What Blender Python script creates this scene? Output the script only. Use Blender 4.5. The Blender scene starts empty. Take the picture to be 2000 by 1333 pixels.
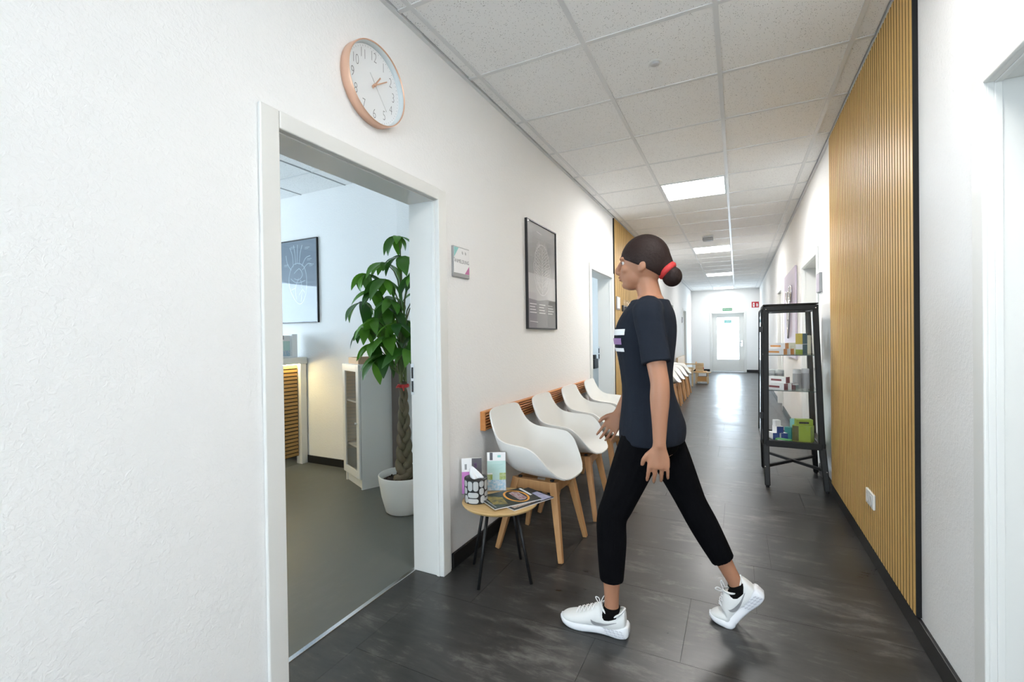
import bpy, bmesh, math, random
from mathutils import Vector, Matrix, Quaternion
random.seed(7)
sc = bpy.context.scene
COL = sc.collection
PI = math.pi

# ------------------------------------------------------------------ camera, world, exposure
cam_d = bpy.data.cameras.new('camera')
cam = bpy.data.objects.new('camera', cam_d)
COL.objects.link(cam)
cam_d.sensor_width = 36.0
cam_d.lens = 886.8 / 2000 * 36.0
cam_d.clip_start = 0.02
cam_d.clip_end = 200
YAW, PITCH, ROLL = 0.4604, -0.0078, -0.0140
fw = Vector((-math.sin(YAW) * math.cos(PITCH), math.cos(YAW) * math.cos(PITCH), math.sin(PITCH)))
rt = Vector((math.cos(YAW), math.sin(YAW), 0))
up = rt.cross(fw)
rr = rt * math.cos(ROLL) + up * math.sin(ROLL)
uu = -rt * math.sin(ROLL) + up * math.cos(ROLL)
CAMZ = 1.2715
M = Matrix((rr, uu, -fw)).transposed().to_4x4()
M.translation = Vector((0, 0, CAMZ))
cam.matrix_world = M
sc.camera = cam

world = bpy.data.worlds.new('sky')
sc.world = world
world.use_nodes = True
bg = world.node_tree.nodes['Background']
bg.inputs[0].default_value = (0.70, 0.86, 1.0, 1)
bg.inputs[1].default_value = 4.4

LAMP = 13.0            # ceiling panel emission
sc.view_settings.view_transform = 'Standard'
sc.view_settings.look = 'None'
sc.view_settings.gamma = 1.0
sc.view_settings.use_curve_mapping = False
sc.view_settings.exposure = 1.84


def portal(name, loc, rot, sx, sy):
    d = bpy.data.lights.new(name, 'AREA')
    d.shape = 'RECTANGLE'
    d.size, d.size_y = sx, sy
    d.cycles.is_portal = True
    o = bpy.data.objects.new(name, d)
    o.location, o.rotation_euler = loc, rot
    COL.objects.link(o)


XL, XR, YE, HC = -1.4207, 0.672, 17.03, 2.793      # corridor: left wall, right wall, end wall, ceiling
WT = 0.185                                          # wall thickness
YB = -5.2                                           # wall behind the camera
RAX, RAY0, RAY1 = -7.0, -1.3, 3.29                  # reception room
RBX, RBY0, RBY1 = -5.2, 3.45, 8.0                   # second room
portal('window_portal', (RAX + .01, 1.0, 1.55), (0, -PI / 2, 0), 1.5, 3.4)
portal('window_portal', (RBX + .01, 5.6, 1.55), (0, -PI / 2, 0), 1.5, 3.0)
portal('window_portal', (-0.37, YB + .01, 1.37), (PI / 2, 0, 0), 1.7, 2.5)  # portal of the added window behind the camera
portal('window_portal', (-0.27, YE - .01, 1.14), (-PI / 2, 0, 0), .66, 1.42)

# ------------------------------------------------------------------ materials
MATS = {}


def mat(name, col, rough=.5, metal=0.0, spec=.5, bump=None, bscale=50, bdist=.002, emit=0, ecol=None, noise=None, nscale=(5, 5, 5), coat=0, sub=0):
    """noise: second colour mixed by a noise stretched by nscale"""
    m = bpy.data.materials.new(name)
    m.use_nodes = True
    nt = m.node_tree
    p = nt.nodes['Principled BSDF']
    p.inputs['Base Color'].default_value = (*col, 1)
    p.inputs['Roughness'].default_value = rough
    p.inputs['Metallic'].default_value = metal
    p.inputs['Specular IOR Level'].default_value = spec
    p.inputs['Coat Weight'].default_value = coat
    if sub:
        p.inputs['Subsurface Weight'].default_value = sub
        p.inputs['Subsurface Radius'].default_value = (.012, .005, .003)
    if emit:
        p.inputs['Emission Color'].default_value = (*(ecol or col), 1)
        p.inputs['Emission Strength'].default_value = emit
    if noise or bump:
        geo = nt.nodes.new('ShaderNodeTexCoord')
    if noise:
        mp = nt.nodes.new('ShaderNodeMapping')
        mp.inputs['Scale'].default_value = nscale
        n = nt.nodes.new('ShaderNodeTexNoise')
        n.inputs['Scale'].default_value = 1
        n.inputs['Detail'].default_value = 6
        n.inputs['Roughness'].default_value = .6
        rmp = nt.nodes.new('ShaderNodeValToRGB')
        rmp.color_ramp.elements[0].position = .32
        rmp.color_ramp.elements[1].position = .68
        rmp.color_ramp.elements[0].color = (*col, 1)
        rmp.color_ramp.elements[1].color = (*noise, 1)
        nt.links.new(geo.outputs['Object'], mp.inputs[0])
        nt.links.new(mp.outputs[0], n.inputs['Vector'])
        nt.links.new(n.outputs[0], rmp.inputs[0])
        nt.links.new(rmp.outputs[0], p.inputs['Base Color'])
    if bump:
        n2 = nt.nodes.new('ShaderNodeTexNoise')
        n2.inputs['Scale'].default_value = bscale
        n2.inputs['Detail'].default_value = 3
        b = nt.nodes.new('ShaderNodeBump')
        b.inputs['Strength'].default_value = bump
        b.inputs['Distance'].default_value = bdist
        nt.links.new(geo.outputs['Object'], n2.inputs['Vector'])
        nt.links.new(n2.outputs[0], b.inputs['Height'])
        nt.links.new(b.outputs[0], p.inputs['Normal'])
    MATS[name] = m
    return m


def glass(name, tint=(1, 1, 1), refl=.045, rough=0.0):
    m = bpy.data.materials.new(name)
    m.use_nodes = True
    nt = m.node_tree
    nt.nodes.clear()
    out = nt.nodes.new('ShaderNodeOutputMaterial')
    t = nt.nodes.new('ShaderNodeBsdfTransparent')
    t.inputs[0].default_value = (*tint, 1)
    g = nt.nodes.new('ShaderNodeBsdfGlossy')
    g.inputs['Roughness'].default_value = rough
    fc = nt.nodes.new('ShaderNodeLayerWeight')
    fc.inputs[0].default_value = .5
    pw = nt.nodes.new('ShaderNodeMath')
    pw.operation = 'POWER'
    pw.inputs[1].default_value = 5
    lw = nt.nodes.new('ShaderNodeMath')
    lw.operation = 'MULTIPLY_ADD'
    lw.inputs[1].default_value = .9
    lw.inputs[2].default_value = refl
    nt.links.new(fc.outputs['Facing'], pw.inputs[0])
    nt.links.new(pw.outputs[0], lw.inputs[0])
    mx = nt.nodes.new('ShaderNodeMixShader')
    nt.links.new(lw.outputs[0], mx.inputs[0])
    nt.links.new(t.outputs[0], mx.inputs[1])
    nt.links.new(g.outputs[0], mx.inputs[2])
    nt.links.new(mx.outputs[0], out.inputs[0])
    return m


def wall_material():
    m = bpy.data.materials.new('white textured plaster')
    m.use_nodes = True
    nt = m.node_tree
    p = nt.nodes['Principled BSDF']
    p.inputs['Base Color'].default_value = (.905, .905, .895, 1)
    p.inputs['Roughness'].default_value = .75
    p.inputs['Specular IOR Level'].default_value = .25
    tc = nt.nodes.new('ShaderNodeTexCoord')
    n1 = nt.nodes.new('ShaderNodeTexNoise')
    n1.inputs['Scale'].default_value = 75
    n1.inputs['Detail'].default_value = 4
    n1.inputs['Roughness'].default_value = .55
    n1.inputs['Distortion'].default_value = .6
    rm = nt.nodes.new('ShaderNodeValToRGB')
    rm.color_ramp.elements[0].position = .42
    rm.color_ramp.elements[1].position = .66
    b = nt.nodes.new('ShaderNodeBump')
    b.inputs['Strength'].default_value = .30
    b.inputs['Distance'].default_value = .003
    nt.links.new(tc.outputs['Object'], n1.inputs['Vector'])
    nt.links.new(n1.outputs[0], rm.inputs[0])
    nt.links.new(rm.outputs[0], b.inputs['Height'])
    nt.links.new(b.outputs[0], p.inputs['Normal'])
    return m


def tile_material():
    m = bpy.data.materials.new('perforated mineral fibre')
    m.use_nodes = True
    nt = m.node_tree
    p = nt.nodes['Principled BSDF']
    p.inputs['Roughness'].default_value = .9
    p.inputs['Specular IOR Level'].default_value = .1
    tc = nt.nodes.new('ShaderNodeNewGeometry')
    v = nt.nodes.new('ShaderNodeTexVoronoi')
    v.inputs['Scale'].default_value = 115
    n = nt.nodes.new('ShaderNodeTexNoise')
    n.inputs['Scale'].default_value = 60
    n.inputs['Detail'].default_value = 1
    mth = nt.nodes.new('ShaderNodeMath')
    mth.operation = 'MULTIPLY_ADD'
    mth.inputs[1].default_value = .38
    mth.inputs[2].default_value = -.03
    cmp_ = nt.nodes.new('ShaderNodeMath')
    cmp_.operation = 'LESS_THAN'
    mx = nt.nodes.new('ShaderNodeMix')
    mx.data_type = 'RGBA'
    mx.inputs[6].default_value = (.92, .92, .91, 1)
    mx.inputs[7].default_value = (.28, .28, .27, 1)
    nt.links.new(tc.outputs['Position'], v.inputs['Vector'])
    nt.links.new(tc.outputs['Position'], n.inputs['Vector'])
    nt.links.new(n.outputs[0], mth.inputs[0])
    nt.links.new(v.outputs['Distance'], cmp_.inputs[0])
    nt.links.new(mth.outputs[0], cmp_.inputs[1])
    nt.links.new(cmp_.outputs[0], mx.inputs[0])
    nt.links.new(mx.outputs[2], p.inputs['Base Color'])
    return m


def floor_material(name, c0, c1, c2, rough, stretch=(5, 22, 1), bump=.05):
    m = bpy.data.materials.new(name)
    m.use_nodes = True
    nt = m.node_tree
    p = nt.nodes['Principled BSDF']
    p.inputs['Roughness'].default_value = rough
    p.inputs['Specular IOR Level'].default_value = .5
    tc = nt.nodes.new('ShaderNodeNewGeometry')
    mp = nt.nodes.new('ShaderNodeMapping')
    mp.inputs['Scale'].default_value = stretch
    n = nt.nodes.new('ShaderNodeTexNoise')
    n.inputs['Scale'].default_value = 1
    n.inputs['Detail'].default_value = 9
    n.inputs['Roughness'].default_value = .74
    n.inputs['Distortion'].default_value = .5
    n3 = nt.nodes.new('ShaderNodeTexNoise')
    n3.inputs['Scale'].default_value = 2.2
    n3.inputs['Detail'].default_value = 7
    n3.inputs['Roughness'].default_value = .65
    ad = nt.nodes.new('ShaderNodeMath')
    ad.operation = 'MULTIPLY_ADD'
    ad.inputs[1].default_value = .5
    hl = nt.nodes.new('ShaderNodeMath')
    hl.operation = 'MULTIPLY'
    hl.inputs[1].default_value = .5
    r = nt.nodes.new('ShaderNodeValToRGB')
    e = r.color_ramp.elements
    e[0].position, e[0].color = .34, (*c0, 1)
    e[1].position, e[1].color = .68, (*c2, 1)
    k = e.new(.52)
    k.color = (*c1, 1)
    b = nt.nodes.new('ShaderNodeBump')
    b.inputs['Strength'].default_value = bump
    b.inputs['Distance'].default_value = .0015
    rr_ = nt.nodes.new('ShaderNodeMapRange')
    rr_.inputs[1].default_value, rr_.inputs[2].default_value = .35, .65
    rr_.inputs[3].default_value, rr_.inputs[4].default_value = rough - .05, rough + .10
    nt.links.new(tc.outputs['Position'], mp.inputs[0])
    nt.links.new(mp.outputs[0], n.inputs['Vector'])
    nt.links.new(tc.outputs['Position'], n3.inputs['Vector'])
    nt.links.new(n3.outputs[0], hl.inputs[0])
    nt.links.new(n.outputs[0], ad.inputs[0])
    nt.links.new(hl.outputs[0], ad.inputs[2])
    nt.links.new(ad.outputs[0], r.inputs[0])
    nt.links.new(r.outputs[0], p.inputs['Base Color'])
    nt.links.new(ad.outputs[0], b.inputs['Height'])
    nt.links.new(b.outputs[0], p.inputs['Normal'])
    nt.links.new(ad.outputs[0], rr_.inputs[0])
    nt.links.new(rr_.outputs[0], p.inputs['Roughness'])
    return m


M_WALL = wall_material()
M_TILE = tile_material()
M_FLOOR = floor_material('dark slate vinyl', (.014, .014, .0145), (.040, .0385, .037), (.175, .166, .155), .31, stretch=(4.5, 19, 1))
M_LINO = floor_material('grey linoleum', (.10, .107, .099), (.118, .124, .114), (.15, .152, .14), .40, stretch=(14, 6, 1), bump=.03)
M_JOINT = mat('dark floor joint', (.006, .006, .006), .8)
M_PAINT = mat('white lacquer', (.80, .80, .77), .32)
M_RAIL = mat('white ceiling rail', (.74, .75, .75), .35)
M_BLACK = mat('black plastic', (.008, .008, .009), .45)
M_FELT = mat('black felt', (.008, .008, .008), .95)
M_OAK = mat('oak veneer slat', (.78, .51, .175), .44, spec=.22, noise=(.69, .43, .14), nscale=(60, 60, 2.5))
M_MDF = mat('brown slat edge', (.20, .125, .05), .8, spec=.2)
M_CHAIRW = mat('beech wood', (.60, .33, .14), .42, noise=(.50, .255, .10), nscale=(30, 30, 3))
M_RAILW = mat('orange stained wood', (.62, .27, .085), .42, noise=(.52, .20, .055), nscale=(40, 2.5, 40))
M_TOP = mat('bamboo table top', (.62, .42, .19), .42, noise=(.54, .35, .14), nscale=(6, 50, 6))
M_PALEW = mat('pale birch wood', (.74, .58, .36), .5, noise=(.68, .50, .28), nscale=(8, 40, 40))
M_SHELL = mat('white moulded plastic', (.82, .82, .79), .35)
M_COPPER = mat('brushed copper', (.78, .50, .36), .38, metal=.55)
M_DIAL = mat('white dial', (.84, .86, .87), .55)
M_GREY = mat('grey aluminium', (.33, .33, .33), .42, metal=.4)
M_CHROME = mat('chrome', (.75, .75, .76), .18, metal=1)
M_DARKM = mat('charcoal steel', (.011, .010, .009), .45, spec=.3)
M_WHITE = mat('white print', (.85, .85, .85), .5)
M_INK = mat('grey ink', (.16, .16, .17), .6)
M_POSTER = mat('grey poster', (.22, .22, .225), .5, noise=(.29, .29, .295), nscale=(3, 3, 6))
M_POSTERREFL = mat('painted poster reflection', (.46, .465, .47), .5)
M_POSTERD = mat('dark grey poster', (.17, .173, .178), .5)
M_PLINE = mat('pale poster line', (.74, .74, .74), .6)
M_HEART = mat('blue grey poster', (.15, .20, .26), .5)
M_GLASS = glass('clear glass')
M_GLASSW = glass('window glass')
M_PGLASS = glass('poster glazing', refl=.022)
M_TEAL = mat('teal print', (.25, .55, .52), .5)
M_PINK = mat('pink print', (.52, .16, .35), .5)
M_SKIN = mat('skin', (.42, .20, .115), .5, sub=.15)
M_LIP = mat('lip', (.40, .14, .11), .5)
M_SHIRT = mat('navy jersey', (.014, .018, .027), .85, spec=.15, bump=.4, bscale=30, bdist=.006)
M_PANTS = mat('black jersey', (.003, .003, .004), .9, spec=.08, bump=.5, bscale=16, bdist=.012)
M_HAIR = mat('dark brown hair', (.020, .010, .008), .62, spec=.25, bump=.6, bscale=90, bdist=.004)
M_RED = mat('red fabric', (.55, .035, .035), .6)
M_SOCK = mat('black knit', (.004, .004, .004), .9, spec=.1)
M_SHOE = mat('white mesh shoe', (.74, .75, .74), .65, bump=.3, bscale=420, bdist=.001)
M_SOLE = mat('white foam sole', (.80, .81, .84), .45)
M_SWOOSH = mat('silver grey print', (.30, .30, .31), .35)
M_PURPLE = mat('purple print', (.30, .16, .36), .5)
M_LILAC = mat('lilac board', (.60, .53, .64), .45)

# ------------------------------------------------------------------ geometry helpers


class MB:
    def __init__(self):
        self.v, self.f = [], []

    def add(self, vs, fs):
        o = len(self.v)
        self.v += [tuple(x) for x in vs]
        self.f += [tuple(i + o for i in q) for q in fs]
        return self

    def box(self, a, b):
        x0, y0, z0 = a
        x1, y1, z1 = b
        return self.add([(x0, y0, z0), (x1, y0, z0), (x1, y1, z0), (x0, y1, z0), (x0, y0, z1), (x1, y0, z1), (x1, y1, z1), (x0, y1, z1)],
                        [(0, 3, 2, 1), (4, 5, 6, 7), (0, 1, 5, 4), (1, 2, 6, 5), (2, 3, 7, 6), (3, 0, 4, 7)])

    def beam(self, p0, p1, w0, w1, ax=(0, 0, 1), h0=None, h1=None):
        """tapered square bar"""
        p0, p1 = Vector(p0), Vector(p1)
        d = (p1 - p0).normalized()
        a = Vector(ax)
        if abs(d.dot(a)) > .95:
            a = Vector((1, 0, 0))
        s = d.cross(a).normalized()
        t = d.cross(s)
        h0 = h0 or w0
        h1 = h1 or w1
        vs = []
        for p, w, h in ((p0, w0, h0), (p1, w1, h1)):
            for i, j in ((-1, -1), (1, -1), (1, 1), (-1, 1)):
                vs.append(p + s * (i * w / 2) + t * (j * h / 2))
        return self.add(vs, [(0, 1, 2, 3), (7, 6, 5, 4), (0, 4, 5, 1), (1, 5, 6, 2), (2, 6, 7, 3), (3, 7, 4, 0)])

    def rings(self, rings, closed=True, cap=True):
        n = len(rings[0])
        vs = [p for r in rings for p in r]
        fs = []
        for k in range(len(rings) - 1):
            for i in range(n if closed else n - 1):
                j = (i + 1) % n
                fs.append((k * n + i, k * n + j, (k + 1) * n + j, (k + 1) * n + i))
        if cap and closed:
            fs.append(tuple(reversed(range(n))))
            fs.append(tuple((len(rings) - 1) * n + i for i in range(n)))
        return self.add(vs, fs)

    def lathe(self, prof, n=32, c=(0, 0, 0), cap=False, axis='z'):
        rs = []
        for r, z in prof:
            ring = []
            for i in range(n):
                a = 2 * PI * i / n
                p = (r * math.cos(a), r * math.sin(a), z)
                if axis == 'x':
                    p = (z, r * math.cos(a), r * math.sin(a))
                elif axis == 'y':
                    p = (r * math.sin(a), z, r * math.cos(a))
                ring.append((p[0] + c[0], p[1] + c[1], p[2] + c[2]))
            rs.append(ring)
        return self.rings(rs, cap=cap)

    def tube(self, pts, rad, n=10, cap=True):
        pts = [Vector(p) for p in pts]
        if not isinstance(rad, (list, tuple)):
            rad = [rad] * len(pts)
        rs = []
        s = None
        for k, p in enumerate(pts):
            d = (pts[min(k + 1, len(pts) - 1)] - pts[max(k - 1, 0)])
            d = d.normalized() if d.length > 1e-9 else Vector((0, 0, 1))
            if s is None:
                a = Vector((0, 0, 1)) if abs(d.z) < .9 else Vector((0, 1, 0))
                s = d.cross(a).normalized()
            else:
                s = (s - d * s.dot(d)).normalized()
            t = d.cross(s)
            rs.append([p + (s * math.cos(2 * PI * i / n) + t * math.sin(2 * PI * i / n)) * rad[k] for i in range(n)])
        return self.rings(rs, cap=cap)

    def ball(self, c, r, nu=20, nv=12):
        if not isinstance(r, (list, tuple)):
            r = (r, r, r)
        rs = []
        for k in range(nv + 1):
            th = PI * (k + .02) / (nv + .04)
            rs.append([(c[0] + r[0] * math.sin(th) * math.cos(2 * PI * i / nu), c[1] + r[1] * math.sin(th) * math.sin(2 * PI * i / nu), c[2] - r[2] * math.cos(th)) for i in range(nu)])
        return self.rings(rs)

    def ribbon(self, pts, w, f):
        """flat strip along 2D points, f maps (u, v) to 3D"""
        for k in range(len(pts) - 1):
            (x0, y0), (x1, y1) = pts[k], pts[k + 1]
            L = math.hypot(x1 - x0, y1 - y0) or 1
            nx, ny = -(y1 - y0) / L * w / 2, (x1 - x0) / L * w / 2
            self.add([f(x0 + nx, y0 + ny), f(x0 - nx, y0 - ny), f(x1 - nx, y1 - ny), f(x1 + nx, y1 + ny)], [(0, 1, 2, 3)])
        return self

    def poly(self, pts, f):
        return self.add([f(*p) for p in pts], [tuple(range(len(pts)))])

    def mesh(self, name):
        me = bpy.data.meshes.new(name)
        me.from_pydata(self.v, [], self.f)
        bm = bmesh.new()
        bm.from_mesh(me)
        bmesh.ops.recalc_face_normals(bm, faces=bm.faces)
        bm.to_mesh(me)
        bm.free()
        return me

    def build(self, name, m, parent=None, smooth=False, bevel=0, label=None, seg=2):
        o = bpy.data.objects.new(name, self.mesh(name))
        finish(o, m, parent, smooth, bevel, label, seg)
        return o


def finish(o, m, parent=None, smooth=False, bevel=0, label=None, seg=2):
    COL.objects.link(o)
    if m and not o.data.materials:
        o.data.materials.append(m)
    if parent:
        o.parent = parent
    if smooth:
        for p in o.data.polygons:
            p.use_smooth = True
    if bevel:
        b = o.modifiers.new('bevel', 'BEVEL')
        b.width, b.segments, b.limit_method = bevel, seg, 'ANGLE'
    if label:
        o['label'] = label


def thing(name, label, cat, loc=(0, 0, 0), rotz=0, group=None):
    o = bpy.data.objects.new(name, None)
    COL.objects.link(o)
    o.location = loc
    o.rotation_euler = (0, 0, rotz)
    tag(o, label, cat, group)
    return o


def tag(o, label, cat, group=None):
    o['label'] = label
    o['category'] = cat
    if group:
        o['group'] = group
    return o


def struct(o):
    o['kind'] = 'structure'
    return o


def copy_tree(o, parent=None):
    c = o.copy()
    COL.objects.link(c)
    c.parent = parent
    for ch in list(o.children):
        copy_tree(ch, c)
    return c


def text(s, size, m, parent, mtx, name='lettering', sx=1.0, align='CENTER', thin=0):
    cu = bpy.data.curves.new('t', 'FONT')
    cu.body = s
    cu.size = size
    cu.offset = -thin
    cu.align_x = align
    cu.align_y = 'CENTER'
    t = bpy.data.objects.new('t', cu)
    COL.objects.link(t)
    dg = bpy.context.evaluated_depsgraph_get()
    me = bpy.data.meshes.new_from_object(t.evaluated_get(dg))
    bpy.data.objects.remove(t)
    me.transform(mtx @ Matrix.Diagonal((sx, 1, 1, 1)))
    me.materials.clear()
    o = bpy.data.objects.new(name, me)
    finish(o, m, parent)
    return o


def frame_mtx(o, ex, ey):
    """matrix whose local x, y run along ex, ey"""
    ex, ey = Vector(ex).normalized(), Vector(ey).normalized()
    m = Matrix((ex, ey, ex.cross(ey))).transposed().to_4x4()
    m.translation = Vector(o)
    return m


def catmull(P, n):
    """n samples through P (list of tuples)"""
    out = []
    m = len(P) - 1
    for k in range(n):
        t = k / (n - 1) * m
        i = min(int(t), m - 1)
        u = t - i
        p0, p1, p2, p3 = P[max(i - 1, 0)], P[i], P[i + 1], P[min(i + 2, m)]
        out.append(tuple(.5 * (2 * b + (c - a) * u + (2 * a - 5 * b + 4 * c - d) * u * u + (3 * b - a - 3 * c + d) * u ** 3) for a, b, c, d in zip(p0, p1, p2, p3)))
    return out


# ------------------------------------------------------------------ structure: walls
def wall_with_openings(name, x0, x1, ya, yb, holes, parent=None):
    """wall in a plane of constant x; holes = (y0, y1, z0, z1)"""
    mb = MB()
    y = ya
    for h0, h1, z0, z1 in sorted(holes):
        mb.box((x0, y, 0), (x1, h0, HC + .1))
        mb.box((x0, h0, z1), (x1, h1, HC + .1))
        if z0 > 0:
            mb.box((x0, h0, 0), (x1, h1, z0))
        y = h1
    mb.box((x0, y, 0), (x1, yb, HC + .1))
    return struct(mb.build(name, M_WALL))


ZT = 2.005
D1 = (1.057, 1.985)
D2 = (4.815, 5.735)
D5 = (11.0, 11.85)
D6 = (14.15, 15.0)
DA = (0.93, 1.838)
DB = (5.02, 6.10)
DC = (8.72, 9.62)
g = .02


def hole(d):
    return (d[0] - g, d[1] + g, 0, ZT + g)


wall_with_openings('wall_left', XL - WT, XL, YB, YE, [hole(D1), hole(D2), hole(D5), hole(D6)])
wall_with_openings('wall_right', XR, XR + WT, YB, YE, [hole(DA), hole(DB), hole(DC)])
EDX = (-0.775, 0.205)                              # end door inner opening
mb = MB()
mb.box((XL - .2, YE, 0), (EDX[0] - g, YE + .2, HC + .1))
mb.box((EDX[1] + g, YE, 0), (XR + .2, YE + .2, HC + .1))
mb.box((EDX[0] - g, YE, 1.995 + g), (EDX[1] + g, YE + .2, HC + .1))
struct(mb.build('wall_end', M_WALL))
mb = MB()
mb.box((XL - .2, YB - .2, 0), (-1.22, YB, HC + .1))
mb.box((.48, YB - .2, 0), (XR + .2, YB, HC + .1))
mb.box((-1.22, YB - .2, 0), (.48, YB, .10))
mb.box((-1.22, YB - .2, 2.65), (.48, YB, HC + .1))
struct(mb.build('wall_behind', M_WALL))
w = MB()
for x in (-1.22, -.40, .43):
    w.box((x, YB - .13, .10), (x + .05, YB - .07, 2.65))
for z in (.10, 2.60):
    w.box((-1.22, YB - .13, z), (.48, YB - .07, z + .05))
w = struct(w.build('window_added', M_PAINT, bevel=.004))  # unseen window, added to bring more daylight into the near corridor
MB().box((-1.2, YB - .105, .13), (.46, YB - .098, 2.62)).build('pane', M_GLASSW, w)

# reception room and second room shells
mb = MB()
mb.box((RAX, RAY1, 0), (XL - WT, RAY1 + .14, HC + .1))
struct(mb.build('wall_reception_back', M_WALL))
mb = MB()
mb.box((-2.70, RAY1 - .13, 0), (XL - WT, RAY1, HC + .1))
struct(mb.build('wall_reception_pier', M_WALL, bevel=.004))
mb = MB()
mb.box((RAX, RAY0 - .15, 0), (XL - WT, RAY0, HC + .1))
struct(mb.build('wall_reception_front', M_WALL))
wall_with_openings('wall_reception_window', RAX - .2, RAX, RAY0, RAY1, [(-.7, 2.7, .85, 2.33)])
wall_with_openings('wall_office_window', RBX - .2, RBX, RBY0, RBY1, [(4.1, 7.1, .85, 2.33)])
mb = MB()
mb.box((RBX, RBY1, 0), (XL - WT, RBY1 + .15, HC + .1))
struct(mb.build('wall_office_back', M_WALL))
for nm, X, ys in (('window_2', RAX, (-.7, .40, 1.55, 2.65)), ('window_3', RBX, (4.1, 5.1, 6.1, 7.05))):
    w = MB()
    for y in ys:
        w.box((X - .13, y, .85), (X - .07, y + .05, 2.33))
    for z in (.85, 1.25, 2.28):
        w.box((X - .13, ys[0], z), (X - .07, ys[-1] + .05, z + .05))
    w = struct(w.build(nm, M_PAINT, bevel=.004))
    MB().box((X - .104, ys[0] + .02, .88), (X - .097, ys[-1] + .03, 2.3)).build('pane', M_GLASSW, w)
# unlit store room behind the open doorway on the left
mb = MB()
mb.box((-3.2, 10.4, 0), (-3.05, 12.6, HC + .1)).box((-3.05, 10.3, 0), (XL - WT, 10.4, HC + .1)).box((-3.05, 12.5, 0), (XL - WT, 12.6, HC + .1))
struct(mb.build('wall_store', M_WALL))
# ------------------------------------------------------------------ floors
fl = struct(MB().box((-8, YB - .3, -.12), (3.2, YE + .3, -.003)).build('floor', M_JOINT))
y = 2.80 - .475 * 20
row = -20
GAP = .0008
meshes = {}
while y < YE:
    y0, y1 = max(y, YB), min(y + .475, YE)
    if row == 0:
        off = .155
    elif row == -2:
        off = -.21
    else:
        off = random.uniform(-.45, .45)
    xs = [XL] + [v for v in (off - 1.9, off - .95, off, off + .95) if XL + .06 < v < XR - .06] + [XR]
    for a, b in zip(xs, xs[1:]):
        if y1 > -1.3:
            MB().box((a + GAP, y0 + GAP, -.003), (b - GAP, y1 - GAP, 0)).build('floor_tile', M_FLOOR, fl)
    if y1 <= -1.3:
        MB().box((XL, y0, -.003), (XR, y1, 0)).build('floor_tile', M_FLOOR, fl)
    y += .475
    row += 1
for d, xa, xb in ((D1, XL - WT, XL), (D2, XL - WT, XL), (D5, XL - WT, XL), (D6, XL - WT, XL), (DA, XR, XR + WT), (DB, XR, XR + WT), (DC, XR, XR + WT)):
    MB().box((xa + .0, d[0] - g, -.003), (xb, d[1] + g, 0)).build('floor_tile', M_FLOOR, fl)
f2 = struct(MB().box((RAX, RAY0, -.003), (XL - WT, RAY1, 0)).build('floor_reception', M_LINO))
f3 = struct(MB().box((RBX, RBY0, -.003), (XL - WT, RBY1, 0)).build('floor_office', M_LINO))
f4 = struct(MB().box((-3.05, 10.4, -.003), (XL - WT, 12.5, 0)).build('floor_store', M_LINO))
struct(MB().box((XL - WT - .012, D1[0] - g, -.001), (XL - WT + .012, D1[1] + g, .004)).build('trim_threshold', M_CHROME, bevel=.002))

# ------------------------------------------------------------------ ceilings
ce = struct(MB().box((-8, YB - .3, HC + .012), (3.2, YE + .3, HC + .1)).build('ceiling', M_PAINT))
LX = [-1.3262 + .625 * j for j in range(4)]
Y0 = 1.6772
xs = [XL + .022] + LX + [XR - .022]
lights_rows = [-7, -1, 5, 11, 17, 23]  # negative rows are added panels out of view, brightening the near corridor
base_tile = {}
k = -14
while Y0 + k * .625 < YE:
    ya, yb = max(Y0 + k * .625, YB), min(Y0 + (k + 1) * .625, YE)
    if yb > YB:
        for j in range(5):
            if j == (2 if k > 0 else 3) and k in lights_rows:
                continue
            key = (j, round(yb - ya, 3))
            if key not in base_tile:
                base_tile[key] = MB().box((xs[j] + .010, .010, 0), (xs[j + 1] - .010, yb - ya - .010, .010)).mesh('ceiling_tile')
                base_tile[key].materials.append(M_TILE)
            o = bpy.data.objects.new('ceiling_tile', base_tile[key])
            o.location = (0, ya, HC + .001)
            o.parent = ce
            COL.objects.link(o)
    k += 1
for x in LX:
    MB().box((x - .012, YB, HC - .003), (x + .012, YE, HC + .012)).build('ceiling_rail', M_RAIL, ce)
k = -13
while Y0 + k * .625 < YE - .05:
    yy = Y0 + k * .625
    MB().box((XL + .026, yy - .012, HC - .002), (XR - .026, yy + .012, HC + .012)).build('ceiling_rail', M_RAIL, ce)
    k += 1
for nm, xa, xb in (('trim_left', XL, XL + .022), ('trim_right', XR - .022, XR)):
    struct(MB().box((xa, YB, HC - .004), (xb, YE, HC + .012)).build(nm, M_RAIL))
struct(MB().box((XL, YE - .022, HC - .004), (XR, YE, HC + .012)).build('trim_end', M_RAIL))
# reception ceiling
gx = [-3.44 + .625 * j for j in range(-5, 3)]
gy = [2.89 + .625 * j for j in range(-6, 1)]
ex = [RAX] + gx + [XL - WT]
ey = [RAY0] + gy + [RAY1]
for i in range(len(ex) - 1):
    for j in range(len(ey) - 1):
        if -5.2 < ex[i] < -2.5 and ey[j] > 1.2:
            MB().box((ex[i] + .006, ey[j] + .006, HC + .001), (ex[i + 1] - .006, ey[j + 1] - .006, HC + .011)).build('ceiling_tile', M_TILE, ce)
for x in gx:
    MB().box((x - .009, RAY0, HC - .002), (x + .009, RAY1, HC + .012)).build('ceiling_rail', M_GREY, ce)
for y in gy:
    MB().box((RAX, y - .009, HC - .002), (XL - WT, y + .009, HC + .012)).build('ceiling_rail', M_RAIL, ce)

# ------------------------------------------------------------------ baseboards
BH = .085


def baseboard(nm, x0, x1, spans):
    mb = MB()
    for a, b in spans:
        mb.box((x0, a, 0), (x1, b, BH))
    struct(mb.build(nm, M_BLACK, bevel=.003))


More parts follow.
